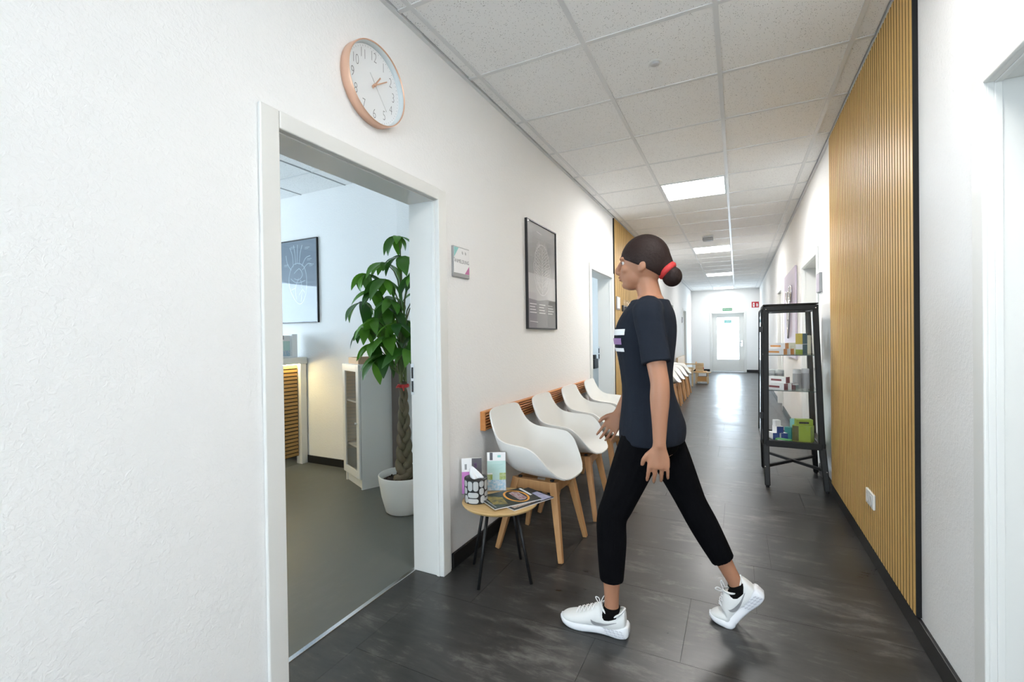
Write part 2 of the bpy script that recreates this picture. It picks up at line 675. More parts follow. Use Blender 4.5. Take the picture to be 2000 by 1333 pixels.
CW = .073
baseboard('baseboard_left', XL, XL + .014, [(YB, D1[0] - CW), (D1[1] + CW + .02, D2[0] - CW - .02), (5.83, D5[0] - CW), (D5[1] + CW, D6[0] - CW), (D6[1] + CW, YE)])
baseboard('baseboard_right', XR - .015, XR, [(YB, DA[0] - CW), (DA[1] + CW, DB[0] - CW), (DB[1] + CW, DC[0] - CW), (DC[1] + CW, YE)])
mb = MB().box((XL, YE - .014, 0), (EDX[0] - CW, YE, BH)).box((EDX[1] + CW, YE - .014, 0), (XR, YE, BH))
struct(mb.build('baseboard_end', M_BLACK, bevel=.003))
struct(MB().box((RAX, RAY1 - .013, 0), (-2.7, RAY1, .075)).build('baseboard_reception', M_BLACK))

# ------------------------------------------------------------------ door frames


def door_frame(name, side, d, zt=ZT, leaf=None, strike=False, back=True):
    """side -1: left wall, +1: right wall. casing on the corridor face, lining through the wall"""
    X = XL if side < 0 else XR
    s = -side                                       # towards the corridor
    y0, y1 = d
    cas = MB()
    xa, xb = sorted((X, X + s * .014))
    cas.box((xa, y0 - CW, 0), (xb, y0, zt + CW - .01)).box((xa, y1, 0), (xb, y1 + CW, zt + CW - .01)).box((xa, y0, zt), (xb, y1, zt + CW - .01))
    root = struct(cas.build(name, M_PAINT, bevel=.005, seg=3))
    if back:
        lin = MB()
        xa, xb = sorted((X + s * .004, X - s * WT))
        lin.box((xa, y0 - g, 0), (xb, y0, zt + g)).box((xa, y1, 0), (xb, y1 + g, zt + g)).box((xa, y0, zt), (xb, y1, zt + g))
        lin.build('door_lining', M_PAINT, root, bevel=.003)
        st = MB()                                   # rounded stop strip near the corridor edge
        xa, xb = sorted((X - s * .012, X - s * .030))
        xc, xd = sorted((X - s * (WT - .012), X - s * WT))
        st.box((xa, y0, 0), (xb, y0 + .005, zt)).box((xa, y1 - .005, 0), (xb, y1, zt)).box((xa, y0, zt - .005), (xb, y1, zt))
        st.build('door_seal', M_PAINT, root, bevel=.002)
    if leaf:
        xa, xb = sorted((X - s * leaf, X - s * (leaf + .04)))
        lf = MB().box((xa, y0, .006), (xb, y1, zt)).build('door_leaf', M_PAINT, root, bevel=.003)
        hx = X - s * (leaf - .045)
        yy = y0 + .07
        h = MB().tube([(X - s * leaf, yy, 1.03), (hx, yy, 1.03), (hx, yy + .02, 1.03), (hx, yy + .12, 1.03)], .009, 8)
        h.build('door_handle', M_CHROME, lf, smooth=True)
    if strike:
        MB().box((X - s * (WT - .020), y1 - .002, .965), (X - s * WT, y1 + .001, 1.135)).build('strike_plate', M_CHROME, root)
        for z in (.98, 1.055):
            MB().box((X - s * (WT - .015), y1 - .0035, z), (X - s * (WT - .005), y1 - .001, z + .06)).build('strike_hole', M_BLACK, root)
    return root


door_frame('door_1', -1, D1, strike=True)
door_frame('door_2', -1, D2, strike=True)
door_frame('door_5', -1, D5)
door_frame('door_6', -1, D6, leaf=.12)
door_frame('door_7', 1, DA, leaf=.13)
door_frame('door_8', 1, DB, leaf=.13)
door_frame('door_9', 1, DC, leaf=.13)

# glazed end door
xa, xb = EDX
zt = 1.985
root = MB()
root.box((xa - CW, YE - .014, 0), (xa, YE, zt + CW)).box((xb, YE - .014, 0), (xb + CW, YE, zt + CW)).box((xa, YE - .014, zt), (xb, YE, zt + CW))
root = struct(root.build('door_3', M_PAINT, bevel=.005))
MB().box((xa - g, YE - .004, 0), (xa, YE + .19, zt + g)).box((xb, YE - .004, 0), (xb + g, YE + .19, zt + g)).box((xa, YE - .004, zt), (xb, YE + .19, zt + g)).build('door_lining', M_PAINT, root)
dl = MB()
ga, gb, gz0, gz1 = -.615, .055, .42, 1.85
yl = YE + .11
dl.box((xa, yl, .008), (ga, yl + .05, zt)).box((gb, yl, .008), (xb, yl + .05, zt)).box((ga, yl, .008), (gb, yl + .05, gz0)).box((ga, yl, gz1), (gb, yl + .05, zt))
dl = dl.build('door_leaf', M_PAINT, root, bevel=.003)
MB().box((ga, yl + .02, gz0), (gb, yl + .028, gz1)).build('pane', M_GLASSW, dl)
mb = MB().tube([(.14, yl, 1.0), (.14, yl - .05, 1.0), (.10, yl - .05, 1.0), (.02, yl - .05, 1.0)], .011, 8)
mb.box((.115, yl - .008, .86), (.165, yl, 1.06))
mb.build('door_handle', M_CHROME, dl, smooth=False)
st = MB().box((-.40, yl - .004, 1.66), (-.16, yl - .001, 1.77)).build('door_sticker', mat('pale teal sticker', (.28, .62, .60), .5), dl)
text('ZU', .07, M_WHITE, dl, frame_mtx((-.28, yl - .006, 1.715), (1, 0, 0), (0, 0, 1)), 'sticker_print')

# ------------------------------------------------------------------ slatted oak wall panels
for nm, X, s, ya, yb, lab in (('slat_wall_panel', XR, -1, 2.415, 4.30, 'tall oak slatted wall panel on the right wall beside the display cabinet'),
                              ('slat_wall_panel', XL, 1, 5.83, 7.80, 'tall oak slatted wall panel with coat rack on the left wall')):
    p = thing(nm, lab, 'wall panel', (X, ya, .09), 0, 'slatted wall panels')
    L = yb - ya
    H = HC - .09 - .004
    MB().box((min(0, s * .005), 0, 0), (max(0, s * .005), L, H)).build('felt_backing', M_FELT, p)
    MB().box((min(0, s * .018), -.004, 0), (max(0, s * .018), .0, H)).build('end_strip', M_FELT, p)
    n = round(L / .0402)
    pitch = L / n
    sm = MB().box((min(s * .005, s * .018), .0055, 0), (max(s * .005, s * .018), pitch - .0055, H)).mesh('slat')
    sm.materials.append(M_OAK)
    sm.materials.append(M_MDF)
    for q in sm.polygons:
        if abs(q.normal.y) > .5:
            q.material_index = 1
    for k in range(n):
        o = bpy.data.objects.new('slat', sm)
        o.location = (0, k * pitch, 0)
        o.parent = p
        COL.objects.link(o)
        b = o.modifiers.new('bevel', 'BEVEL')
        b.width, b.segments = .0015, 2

# ------------------------------------------------------------------ ceiling lamps
M_LAMP = mat('lit diffuser', (.9, .9, .9), .5, emit=LAMP, ecol=(1.0, .98, .955))
M_DIFF = M_LAMP
lamp0 = None
nth = ['nearest to the camera, overhead', 'first in view', 'second in view', 'third in view', 'farthest, above the glazed end door']
vis = {5: 'square LED ceiling panel, the largest and nearest one in view', 11: 'square LED ceiling panel, second one down the corridor, behind the small box detector',
       17: 'square LED ceiling panel, third one down the corridor', 23: 'square LED ceiling panel, the farthest, right before the end wall'}
for k in lights_rows:
    yk = Y0 + .625 * k
    if yk < YB or yk + .6 > YE:
        continue
    x0 = LX[1 if k > 0 else 2]
    t = thing('ceiling_lamp', vis.get(k, 'added unseen LED ceiling panel above the camera, brightening the near corridor' if k > -5 else 'added unseen LED ceiling panel behind the camera, near the added window'), 'ceiling light', (x0 + .3125, yk + .3125, HC), 0, 'LED ceiling panels')  # panels above and behind the camera are added for extra light
    if k in (-1, 5, 17):
        lamp0 = None
        M_DIFF = M_LAMP if k == 5 else mat('dimmed diffuser', (.9, .9, .9), .5, emit=LAMP * (.34 if k == 17 else .52), ecol=(1.0, .98, .955))
    if lamp0 is None:
        a, b = .298, .285
        fr = MB()
        fr.box((-a, -a, -.004), (-b, a, .012)).box((b, -a, -.004), (a, a, .012)).box((-b, -a, -.004), (b, -b, .012)).box((-b, b, -.004), (b, a, .012))
        fr.build('lamp_frame', M_RAIL, t)
        MB().box((-b, -b, -.002), (b, b, .010)).build('diffuser', M_DIFF, t)
        lamp0 = t
    else:
        for ch in lamp0.children:
            c = ch.copy()
            c.parent = t
            COL.objects.link(c)

d = thing('ceiling_sensor', 'small round white sensor on the ceiling tile nearest the camera', 'sensor', (-.395, 2.645, HC))
MB().lathe([(.0, -.012), (.016, -.012), (.022, -.009), (.024, 0)], 24).build('sensor_cap', mat('pale grey plastic', (.55, .55, .55), .4), d, smooth=True)
MB().lathe([(.024, -.002), (.034, -.0025), (.037, .001)], 24).build('sensor_ring', M_PAINT, d, smooth=True)
d = thing('smoke_detector', 'small grey box detector hanging under the ceiling before the second light panel', 'detector', (-.39, 7.64, HC))
MB().box((-.085, -.06, -.022), (.085, .06, -.001)).build('detector_base', M_PAINT, d, bevel=.006)
MB().box((-.075, -.05, -.075), (.075, .05, -.022)).build('detector_body', M_GREY, d, bevel=.012)

# ------------------------------------------------------------------ wall clock
ck = thing('wall_clock', 'round copper rimmed wall clock with thin numerals and copper hands', 'clock', (XL, 1.512, 2.372))
R_ = .172
MB().lathe([(R_ * .97, 0), (R_, .004), (R_, .046), (R_ - .002, .0495), (R_ - .004, .050), (R_ - .005, .048), (R_ - .006, .020)], 72, axis='x').build('clock_rim', M_COPPER, ck, smooth=True)
MB().lathe([(0, .0195), (R_ - .007, .0195)], 72, axis='x').build('dial', M_DIAL, ck)
MB().lathe([(R_ - .006, .020), (R_ - .005, .044), (R_ - .0075, .0445), (R_ - .011, .020)], 72, axis='x').build('inner_ring', mat('pale blue ring', (.62, .68, .70), .5), ck, smooth=True)
M_NUM = mat('thin grey numeral', (.20, .20, .21), .5)
for n in range(1, 13):
    a = PI / 2 - n * PI / 6
    rr2 = .122
    # viewed from +x, horizontal axis of the dial runs along +y
    text(str(n), .062, M_NUM, ck, frame_mtx((.0203, rr2 * math.cos(a), rr2 * math.sin(a)), (0, 1, 0), (0, 0, 1)), 'numeral', sx=.66, thin=.0013)
tick = MB()
for n in range(60):
    a = n * PI / 30
    f_ = lambda u, v: (.0202, u, v)
    tick.ribbon([(.150 * math.cos(a), .150 * math.sin(a)), (.155 * math.cos(a), .155 * math.sin(a))], .0012, f_)
tick.build('minute_ticks', M_INK, ck)['kind'] = 'stuff'


def hand(nm, ang, l, w, x, m, tail=.02):
    a = PI / 2 - math.radians(ang)
    dx, dz = math.cos(a), math.sin(a)
    mb = MB().beam((x, -dx * tail, -dz * tail), (x, dx * l, dz * l), w, w * .8, ax=(1, 0, 0), h0=.0015, h1=.0015)
    mb.build(nm, m, ck)


hand('hour_hand', 37, .062, .0075, .0245, M_COPPER)
hand('minute_hand', 56, .092, .006, .0265, M_COPPER)
hand('second_hand', 142, .11, .0018, .0285, M_CHROME, .05)
MB().lathe([(0, .0305), (.006, .0300), (.007, .022)], 20, axis='x').build('hand_hub', M_COPPER, ck, smooth=True)

# ------------------------------------------------------------------ door sign ANMELDUNG
sg = thing('door_sign', 'grey framed door sign with teal and pink corners reading ANMELDUNG', 'sign', (XL, 2.118, 1.618))
sw, sh = .172, .172
MB().box((0, 0, 0), (.012, sw, sh)).build('sign_frame', M_GREY, sg, bevel=.003)
MB().box((.0125, .006, .022), (.0140, sw - .006, sh - .005)).build('sign_sheet', M_WHITE, sg)
f_ = lambda u, v: (.0144, u, v)
MB().poly([(.007, sh - .006), (.055, sh - .006), (.007, sh - .065)], f_).build('teal_corner', M_TEAL, sg)
MB().poly([(.007, sh - .062), (.007, sh - .075), (.014, sh - .068)], f_).build('grey_corner', M_GREY, sg)
MB().poly([(sw - .007, .023), (sw - .055, .023), (sw - .007, .072)], f_).build('pink_corner', M_PINK, sg)
text('ANMELDUNG', .029, M_INK, sg, frame_mtx((.0146, sw * .5, sh * .52), (0, 1, 0), (0, 0, 1)), sx=.86)
lg = MB()
for c in (.095, .127):
    lg.ribbon([(c - .004, sh - .022), (c - .006, sh - .032), (c + .002, sh - .038), (c + .004, sh - .030), (c, sh - .024)], .003, lambda u, v: (.0146, u, v))
lg.build('emblem', M_INK, sg)

# ------------------------------------------------------------------ anatomy posters


def poster(name, label, o, e1, nrm, W_, H_, dark, base):
    """frame of width W_ along e1, height H_; o = lower left corner on the wall"""
    p = thing(name, label, 'poster', o)
    e1, nrm = Vector(e1), Vector(nrm)
    P = lambda u, v, d: tuple(e1 * u + Vector((0, 0, v)) + nrm * d)

    def slab(u0, v0, u1, v1, d0, d1):
        mb = MB()
        mb.add([P(u0, v0, d0), P(u1, v0, d0), P(u1, v1, d0), P(u0, v1, d0), P(u0, v0, d1), P(u1, v0, d1), P(u1, v1, d1), P(u0, v1, d1)],
               [(0, 3, 2, 1), (4, 5, 6, 7), (0, 1, 5, 4), (1, 2, 6, 5), (2, 3, 7, 6), (3, 0, 4, 7)])
        return mb
    fw_ = .009
    for q in ((0, 0, fw_, H_), (W_ - fw_, 0, W_, H_), (fw_, 0, W_ - fw_, fw_), (fw_, H_ - fw_, W_ - fw_, H_)):
        slab(*q, 0, .022).build('frame_bar', M_BLACK, p)
    slab(fw_, fw_, W_ - fw_, H_ - fw_, 0, .012).build('print', base, p)
    slab(fw_, fw_, W_ - fw_, H_ - fw_, .016, .018).build('glazing', M_PGLASS, p)
    return p, (lambda u, v: P(u, v, .0126)), (lambda u, v: P(u, v, .0123))


PW, PH = .605, .835
p1, F2, F1 = poster('anatomy_poster', 'tall black framed grey poster of a branching brain drawing, above the chairs', (XL, 3.105, 1.335), (0, 1, 0), (1, 0, 0), PW, PH, True, M_POSTER)
MB().poly([(.01, .235), (.22, .225), (.42, .245), (PW - .01, .24), (PW - .01, .43), (.01, .43)], F1).build('painted_reflection', M_POSTERREFL, p1)  # reflection on the glazing, painted into the print as a paler band
MB().poly([(.01, .01), (PW - .01, .01), (PW - .01, .238), (.42, .243), (.22, .222), (.01, .232)], F1).build('dark_band', M_POSTERD, p1)
ln = MB()
cx, cy, ax, ay = .305, .475, .17, .205
for s in (1, .985):
    ln.ribbon([(cx + ax * s * math.cos(a * PI / 24) * (1 + .05 * math.sin(a * 1.7)), cy + ay * s * math.sin(a * PI / 24)) for a in range(49)], .004, F2)
ln.ribbon([(cx, cy - ay), (cx, cy + ay)], .007, F2)
random.seed(3)
for sgn in (-1, 1):
    for k in range(15):
        v0 = cy - ay * .92 + k * ay * .115
        lim = ax * math.sqrt(max(.02, 1 - ((v0 + .04 - cy) / ay) ** 2))
        pts = [(cx, v0)]
        for q in range(1, 6):
            pts.append((cx + sgn * lim * .93 * q / 5, v0 + .075 * (q / 5) ** .7 + random.uniform(-.008, .008)))
        pts = [(u, min(v, cy + ay * .97)) for u, v in pts]
        ln.ribbon(pts, .0045, F2)
        for q in (2, 3, 4):
            u, v = pts[q]
            ln.ribbon([(u, v), (u + sgn * .012, v + .018), (u + sgn * .010, v + .034)], .003, F2)
            ln.ribbon([(u, v), (u + sgn * .022, v - .010)], .003, F2)
ln.build('brain_drawing', M_PLINE, p1)['kind'] = 'stuff'
tx = MB()
for c0 in (.05, .23, .42):
    for r in range(4):
        tx.ribbon([(c0, .195 - r * .022), (c0 + .10 + .03 * ((r * 7 + int(c0 * 50)) % 3) / 2, .195 - r * .022)], .007, F2)
tx.ribbon([(.05, .06), (.2, .055)], .004, F2)
tx.ribbon([(.2, .77), (.3, .76)], .004, F2)
tx.build('caption_lines', M_PLINE, p1)['kind'] = 'stuff'

p2, F2, F1 = poster('anatomy_poster', 'black framed blue grey poster of a heart, on the reception room wall', (-4.43, RAY1, 1.455), (1, 0, 0), (0, -1, 0), .605, .87, True, M_HEART)
ln = MB()
cx, cy = .30, .47
out = [(cx - .10, cy + .10), (cx - .13, cy), (cx - .11, cy - .12), (cx - .03, cy - .24), (cx + .05, cy - .27), (cx + .12, cy - .18), (cx + .14, cy - .02), (cx + .11, cy + .10), (cx + .04, cy + .15), (cx - .04, cy + .15), (cx - .10, cy + .10)]
ln.ribbon(catmull(out, 40), .008, F2)
for pts in ([(-.06, .12), (-.07, .24), (-.11, .33)], [(-.02, .14), (-.03, .25), (-.05, .35)], [(.0, .15), (.01, .35)], [(.03, .14), (.05, .26), (.08, .34)], [(.07, .12), (.13, .20), (.20, .22)],
            [(.08, .08), (.16, .14), (.22, .13)], [(-.09, .09), (-.15, .16), (-.17, .25)], [(-.05, .05), (.03, .10), (.08, .03), (.02, -.02), (-.05, .0)],
            [(.05, -.02), (.07, -.12), (.05, -.25)], [(.06, -.1), (.11, -.16)], [(.02, .0), (-.03, -.1), (-.02, -.22)], [(-.03, -.1), (-.09, -.12)], [(.07, -.12), (.02, -.18)], [(-.10, .0), (-.04, -.04), (.03, -.05), (.12, -.03)]):
    ln.ribbon(catmull([(cx + a, cy + b) for a, b in pts], 9), .0075, F2)
for u, v in ((.2, .80), (.42, .78), (.45, .66), (.10, .62), (.48, .60)):
    ln.ribbon([(u, v), (u + .07, v)], .005, F2)
    ln.ribbon([(u, v - .014), (u + .05, v - .014)], .004, F2)
ln.build('heart_drawing', mat('pale blue line', (.50, .60, .68), .6), p2)['kind'] = 'stuff'

# ------------------------------------------------------------------ slatted chair rail on the wall
rl = thing('chair_rail', 'orange wooden slatted back rail on the wall behind the white chairs', 'wall rail', (XL, 2.41, .70))
RLn = 2.22
MB().box((0, 0, 0), (.012, RLn, .116)).build('rail_board', mat('dark gap board', (.20, .075, .022), .6), rl)  # board coloured darker than the slats so their gaps stand out
MB().box((.0, -.002, 0), (.034, .012, .116)).build('end_cap', M_RAILW, rl, bevel=.002)
MB().box((0, 0, .106), (.034, RLn, .118)).build('top_slat', M_RAILW, rl, bevel=.003)
sm = MB().box((.012, .012, 0), (.032, RLn, .0105)).mesh('slat')
sm.materials.append(M_RAILW)
for k in range(6):
    o = bpy.data.objects.new('slat', sm)
    o.location = (0, 0, .001 + k * .0178)
    o.parent = rl
    COL.objects.link(o)
    o.modifiers.new('bevel', 'BEVEL').width = .003

# ------------------------------------------------------------------ white shell armchairs
KEYS = [  # centre x, z | edge x, half width, z
    (-.262, .838, -.262, .130, .836),
    (-.261, .825, -.258, .178, .818),
    (-.252, .770, -.240, .197, .768),
    (-.236, .690, -.205, .218, .708),
    (-.214, .590, -.155, .246, .672),
    (-.180, .500, -.085, .268, .658),
    (-.115, .450, -.005, .276, .652),
    (-.030, .436, .060, .276, .640),
    (.050, .434, .112, .264, .598),
    (.115, .439, .152, .236, .538),
    (.170, .445, .188, .196, .484),
    (.215, .449, .212, .145, .456),
    (.236, .447, .222, .090, .447)]


def shell_mesh():
    NT, NS = 44, 24
    prof = catmull(KEYS, NT)
    vs, fs = [], []
    for (cx_, cz_, ex_, w_, ez_) in prof:
        for i in range(NS + 1):
            s = -1 + 2 * i / NS
            a = abs(s)
            # quarter-ellipse cross section: flat seat, sides curling up
            th = a * PI / 2
            lift = (1 - math.cos(th)) * .55 + .45 * a ** 3
            yw = w_ * (math.sin(th) * .6 + .4 * a)
            vs.append((cx_ + (ex_ - cx_) * lift, math.copysign(yw, s) if s else 0, cz_ + (ez_ - cz_) * lift))
    for k in range(NT - 1):
        for i in range(NS):
            a = k * (NS + 1) + i
            fs.append((a, a + 1, a + NS + 2, a + NS + 1))
    mb = MB()
    mb.add(vs, fs)
    me = mb.mesh('seat_shell')
    return me


shell_me = shell_mesh()
shell_me.materials.append(M_SHELL)
for p in shell_me.polygons:
    p.use_smooth = True


def make_chair(label, loc, group):
    t = thing('shell_armchair', label, 'chair', loc, 0, group)
    o = bpy.data.objects.new('seat_shell', shell_me)
    COL.objects.link(o)
    o.parent = t
    s = o.modifiers.new('solid', 'SOLIDIFY')
    s.thickness = .009
    s.offset = 0
    b = o.modifiers.new('bevel', 'BEVEL')
    b.width, b.segments, b.limit_method = .003, 2, 'ANGLE'
    for sx in (1, -1):
        for sy in (1, -1):
            mb = MB().beam((sx * .120 + .015, sy * .120, .425), (sx * .207 + .0, sy * .195, 0), .046, .028)
            mb.build('leg', M_CHAIRW, t, bevel=.005)
    mb = MB()
    for sy in (1, -1):
        mb.box((-.125, sy * .12 - .018, .365), (.145, sy * .12 + .018, .425))
    for sx in (-.105, .135):
        mb.box((sx - .018, -.12, .365), (sx + .018, .12, .425))
    mb.build('seat_frame', M_CHAIRW, t, bevel=.004)
    mb = MB()
    for sx in (-.09, .12):
        for sy in (-.11, .11):
            mb.lathe([(0, .434), (.012, .434), (.012, .420), (0, .420)], 12, c=(sx, sy, 0))
    mb.build('mounting_pad', M_BLACK, t)['kind'] = 'stuff'
    return t


CX = -1.092
CY = [2.59, 3.22, 3.85, 4.48]
labs = ['white shell armchair on wooden legs, nearest, right beside the small round table',
        'white shell armchair on wooden legs, second from the round table',
        'white shell armchair on wooden legs, third from the round table',
        'white shell armchair on wooden legs, fourth from the table, beside the second doorway']
ch0 = make_chair(labs[0], (CX, CY[0], 0), 'white chairs along the left wall')
ch0.rotation_euler[2] = math.radians(-3)
for i in (1, 2, 3):
    c = copy_tree(ch0)
    c.location = (CX, CY[i], 0)
    c.rotation_euler[2] = math.radians((0, 1, -1, 2)[i])
    c['label'] = labs[i]
for i, (yy, lab) in enumerate(((8.45, 'white shell armchair far down the corridor, just past the coat rack'), (9.08, 'white shell armchair far down the corridor, second past the coat rack'),
                               (9.72, 'white shell armchair far down the corridor, third past the coat rack'), (10.45, 'white shell armchair at the far end of the row, beside the dark open doorway'))):
    c = copy_tree(ch0)
    c.location = (CX - .03, yy, 0)
    c.rotation_euler[2] = 0
    c['label'] = lab
    c['group'] = 'white chairs far down the corridor'

# ------------------------------------------------------------------ side table and the things on it
TX, TY, TZ = -1.150, 2.150, .398
tb = thing('side_table', 'small round side table with wooden top and thin black legs', 'table', (TX, TY, 0))
MB().lathe([(0, TZ - .018), (.192, TZ - .018), (.202, TZ - .010), (.205, TZ - .003), (.203, TZ), (0, TZ)], 64).build('table_top', M_TOP, tb, smooth=False)
MB().lathe([(0, TZ - .022), (.13, TZ - .022), (.13, TZ - .018), (0, TZ - .018)], 40).build('mounting_plate', M_BLACK, tb)
for a in (-100, -8, 82, 172):
    a = math.radians(a)
    c_, s_ = math.cos(a), math.sin(a)
    MB().tube([(.105 * c_, .105 * s_, TZ - .02), (.19 * c_, .19 * s_, .0)], .0085, 12).build('leg', M_BLACK, tb, smooth=True)

ti = thing('tissue_box', 'round tissue drum with a grey pebble pattern on the side table', 'tissue box', (-1.262, 2.085, TZ + .001))
TR, TH = .061, .125
MB().lathe([(0, 0), (TR, 0), (TR, TH - .001), (0, TH - .001)], 48).build('drum', mat('black card', (.012, .012, .014), .5), ti, smooth=False)
pill = MB()


def pillp(th0, z0, w_, h_, n=7):
    """rounded patch on the drum surface"""
    r = min(w_, h_) / 2
    us = [-w_ / 2 + w_ * (1 - math.cos(PI * k / 16)) / 2 for k in range(17)]
    vs = []
    for u in us:
        d = max(0, abs(u) - (w_ / 2 - r))
        hh = h_ / 2 - r + math.sqrt(max(0, r * r - d * d)) + .0003
        th = th0 + u / TR
        for v in (-hh, hh):
            vs.append(((TR + .0008) * math.cos(th), (TR + .0008) * math.sin(th), z0 + v))
    pill.add(vs, [(2 * k, 2 * k + 2, 2 * k + 3, 2 * k + 1) for k in range(16)])


ncell = 12
cw_ = 2 * PI * TR / ncell
for c in range(0, ncell, 3):
    for off, (dz, w_, h_) in ((0, (.095, .9, .052)), (0, (.048, 1.9, .027)), (0, (.017, 1.9, .024)), (1, (.095, .9, .052)), (2, (.105, .9, .034)), (2, (.066, .9, .036)), (2.2, (.024, .9, .040))):
        wide = w_ > 1
        pillp((c + off + (.5 if wide else 0)) * cw_ / TR, dz, cw_ * (1.88 if wide else .86), h_)
pill.build('pebble_pattern', mat('pale grey print', (.52, .53, .53), .5), ti)['kind'] = 'stuff'
MB().lathe([(.030, TH + .0005), (TR + .0005, TH + .0005), (TR + .001, TH - .006)], 48).build('lid', M_BLACK, ti, smooth=True)
tis = MB()
rs = []
for k in range(7):
    t = k / 6
    ring = []
    for i in range(24):
        a = 2 * PI * i / 24
        r = (.034 * (1 - t) ** .8 + .003) * (1 + .28 * math.sin(a * 3 + t * 2) + .15 * math.sin(5 * a + 1))
        ring.append((r * math.cos(a) - .020 * t, r * math.sin(a) * .75 - .008 * t, TH + .058 * t + .004 * math.sin(a * 2)))
    rs.append(ring)
tis.rings(rs)
tis.build('tissue', M_WHITE, ti, smooth=True)


def leaflet_stand(name, label, loc, rz, cols, W_, H_, kind):
    t = thing(name, label, 'leaflet', loc, rz)
    lean = math.radians(9)
    # leaflets face local -y
    n = len(cols)
    w_ = W_ / n
    hold = MB().box((-W_ / 2 - .003, -.012, 0), (W_ / 2 + .003, .030, .004))
    hold.add([(-W_ / 2, .012, .004), (W_ / 2, .012, .004), (W_ / 2, .012 + .15 * math.tan(lean), .15), (-W_ / 2, .012 + .15 * math.tan(lean), .15)], [(0, 1, 2, 3)])
    hold.build('acrylic_holder', M_GLASS, t)
    for k, stripes in enumerate(cols):
        x0 = -W_ / 2 + k * w_ + .001
        x1 = x0 + w_ - .002
        Q = lambda u, v, d=0: (x0 + (x1 - x0) * u, d + v * H_ * math.sin(lean), .004 + v * H_ * math.cos(lean))
        lf = MB()
        lf.add([Q(0, 0), Q(1, 0), Q(1, 1), Q(0, 1), Q(0, 0, .010), Q(1, 0, .010), Q(1, 1, .010), Q(0, 1, .010)],
               [(0, 3, 2, 1), (4, 5, 6, 7), (0, 1, 5, 4), (1, 2, 6, 5), (2, 3, 7, 6), (3, 0, 4, 7)])
        lf = lf.build('leaflet_stack', M_WHITE, t)
        for (u0, v0, u1, v1, m) in stripes:
            MB().add([Q(u0, v0, -.0005), Q(u1, v0, -.0005), Q(u1, v1, -.0005), Q(u0, v1, -.0005)], [(0, 1, 2, 3)]).build('print_field', m, lf)
    return t


M_AQUA = mat('pale aqua print', (.50, .70, .66), .5)
M_DKGREY = mat('dark grey print', (.10, .095, .11), .5)
M_PHOTO = mat('crowd photo print', (.18, .45, .62), .5, noise=(.75, .72, .72), nscale=(70, 70, 70))
M_TREE = mat('tree photo print', (.25, .36, .05), .5, noise=(.55, .60, .35), nscale=(60, 60, 60))
M_MAGENTA = mat('violet print', (.55, .20, .52), .5)
aqua = [(0, .0, 1, .28, M_PHOTO), (0, .28, .28, .42, M_TREE), (.66, .28, 1, .46, M_TREE), (0, .46, 1, .78, M_AQUA), (.28, .28, .66, .46, M_AQUA), (.14, .80, .30, 1.0, M_DKGREY), (.56, .87, .74, .93, M_TEAL)]
for r in range(7):
    aqua.append((.16, .68 - r * .03, .84 - .1 * (r % 3), .686 - r * .03, M_TEAL))
leaflet_stand('leaflet_stand', 'white and aqua leaflet with a crowd photo standing on the side table', (-1.232, 2.262, TZ + .001), math.radians(28), [aqua], .108, .21, 1)
pur = [(0, 0, 1, .62, M_MAGENTA), (.30, .68, .52, .84, M_GREY)]
dkp = [(0, 0, 1, 1, M_DKGREY), (.2, .72, .5, .86, M_PURPLE)]
leaflet_stand('leaflet_stand', 'violet and dark purple leaflets standing behind the tissue drum', (-1.335, 2.165, TZ + .001), math.radians(34), [pur, dkp], .115, .19, 2)

M_MAG1 = mat('black olive cover', (.025, .028, .020), .25)
M_MAG2 = mat('dark cover', (.022, .022, .022), .25)
M_ORANGE = mat('orange print', (.85, .36, .04), .35)
M_CARS = mat('car photo print', (.30, .04, .02), .4, noise=(.55, .55, .60), nscale=(40, 120, 40))
M_SKYP = mat('sky photo print', (.28, .30, .52), .4, noise=(.60, .58, .70), nscale=(25, 25, 25))
M_CITY = mat('city photo print', (.16, .10, .07), .4, noise=(.70, .55, .45), nscale=(170, 170, 170))
M_GOLD = mat('gold print', (.42, .30, .05), .35, noise=(.04, .04, .02), nscale=(40, 40, 40))


def magazine(label, loc, rz, cover):
    t = thing('magazine', label, 'magazine', loc, rz, 'magazines on the side table')
    MB().box((-.104, -.138, 0), (.104, .138, .005)).build('pages', M_WHITE, t)
    MB().box((-.1055, -.14, .005), (.1055, .14, .0064)).build('cover', cover, t)
    return t


mg2 = magazine('dark magazine with a city photo, lying underneath on the side table', (-1.048, 2.205, TZ + .001), math.radians(-24), M_MAG2)
z = .0068
MB().poly([(-.098, .125), (.098, .125), (.098, -.02), (-.098, .02)], lambda u, v: (u * .9, -v, z)).build('city_photo', M_CITY, mg2)
MB().poly([(.10, .05), (.10, .13), (-.02, .13), (-.02, .05)], lambda u, v: (u, v, z)).build('sky_photo', M_SKYP, mg2)
mg1 = magazine('black magazine with an orange oval and a racing photo, lying on top', (-1.105, 2.165, TZ + .0078), math.radians(-34), M_MAG1)
ov = MB()
ov.ribbon([(.0 + .088 * math.cos(a * PI / 20), .045 + .058 * math.sin(a * PI / 20)) for a in range(41)], .012, lambda u, v: (u, v, z))
ov.build('orange_oval', M_ORANGE, mg1)
MB().poly([(-.06, .03), (.06, .03), (.068, .06), (.05, .085), (-.05, .085), (-.068, .06)], lambda u, v: (u, v, z)).build('race_photo', M_CARS, mg1)
MB().poly([(-.095, .115), (.03, .115), (.03, .13), (-.095, .13)], lambda u, v: (u, v, z)).build('title_bar', M_WHITE, mg1)
MB().poly([(-.09, -.10), (.05, -.12), (.08, -.05), (-.02, -.03)], lambda u, v: (u, v, z)).build('gold_photo', M_GOLD, mg1)
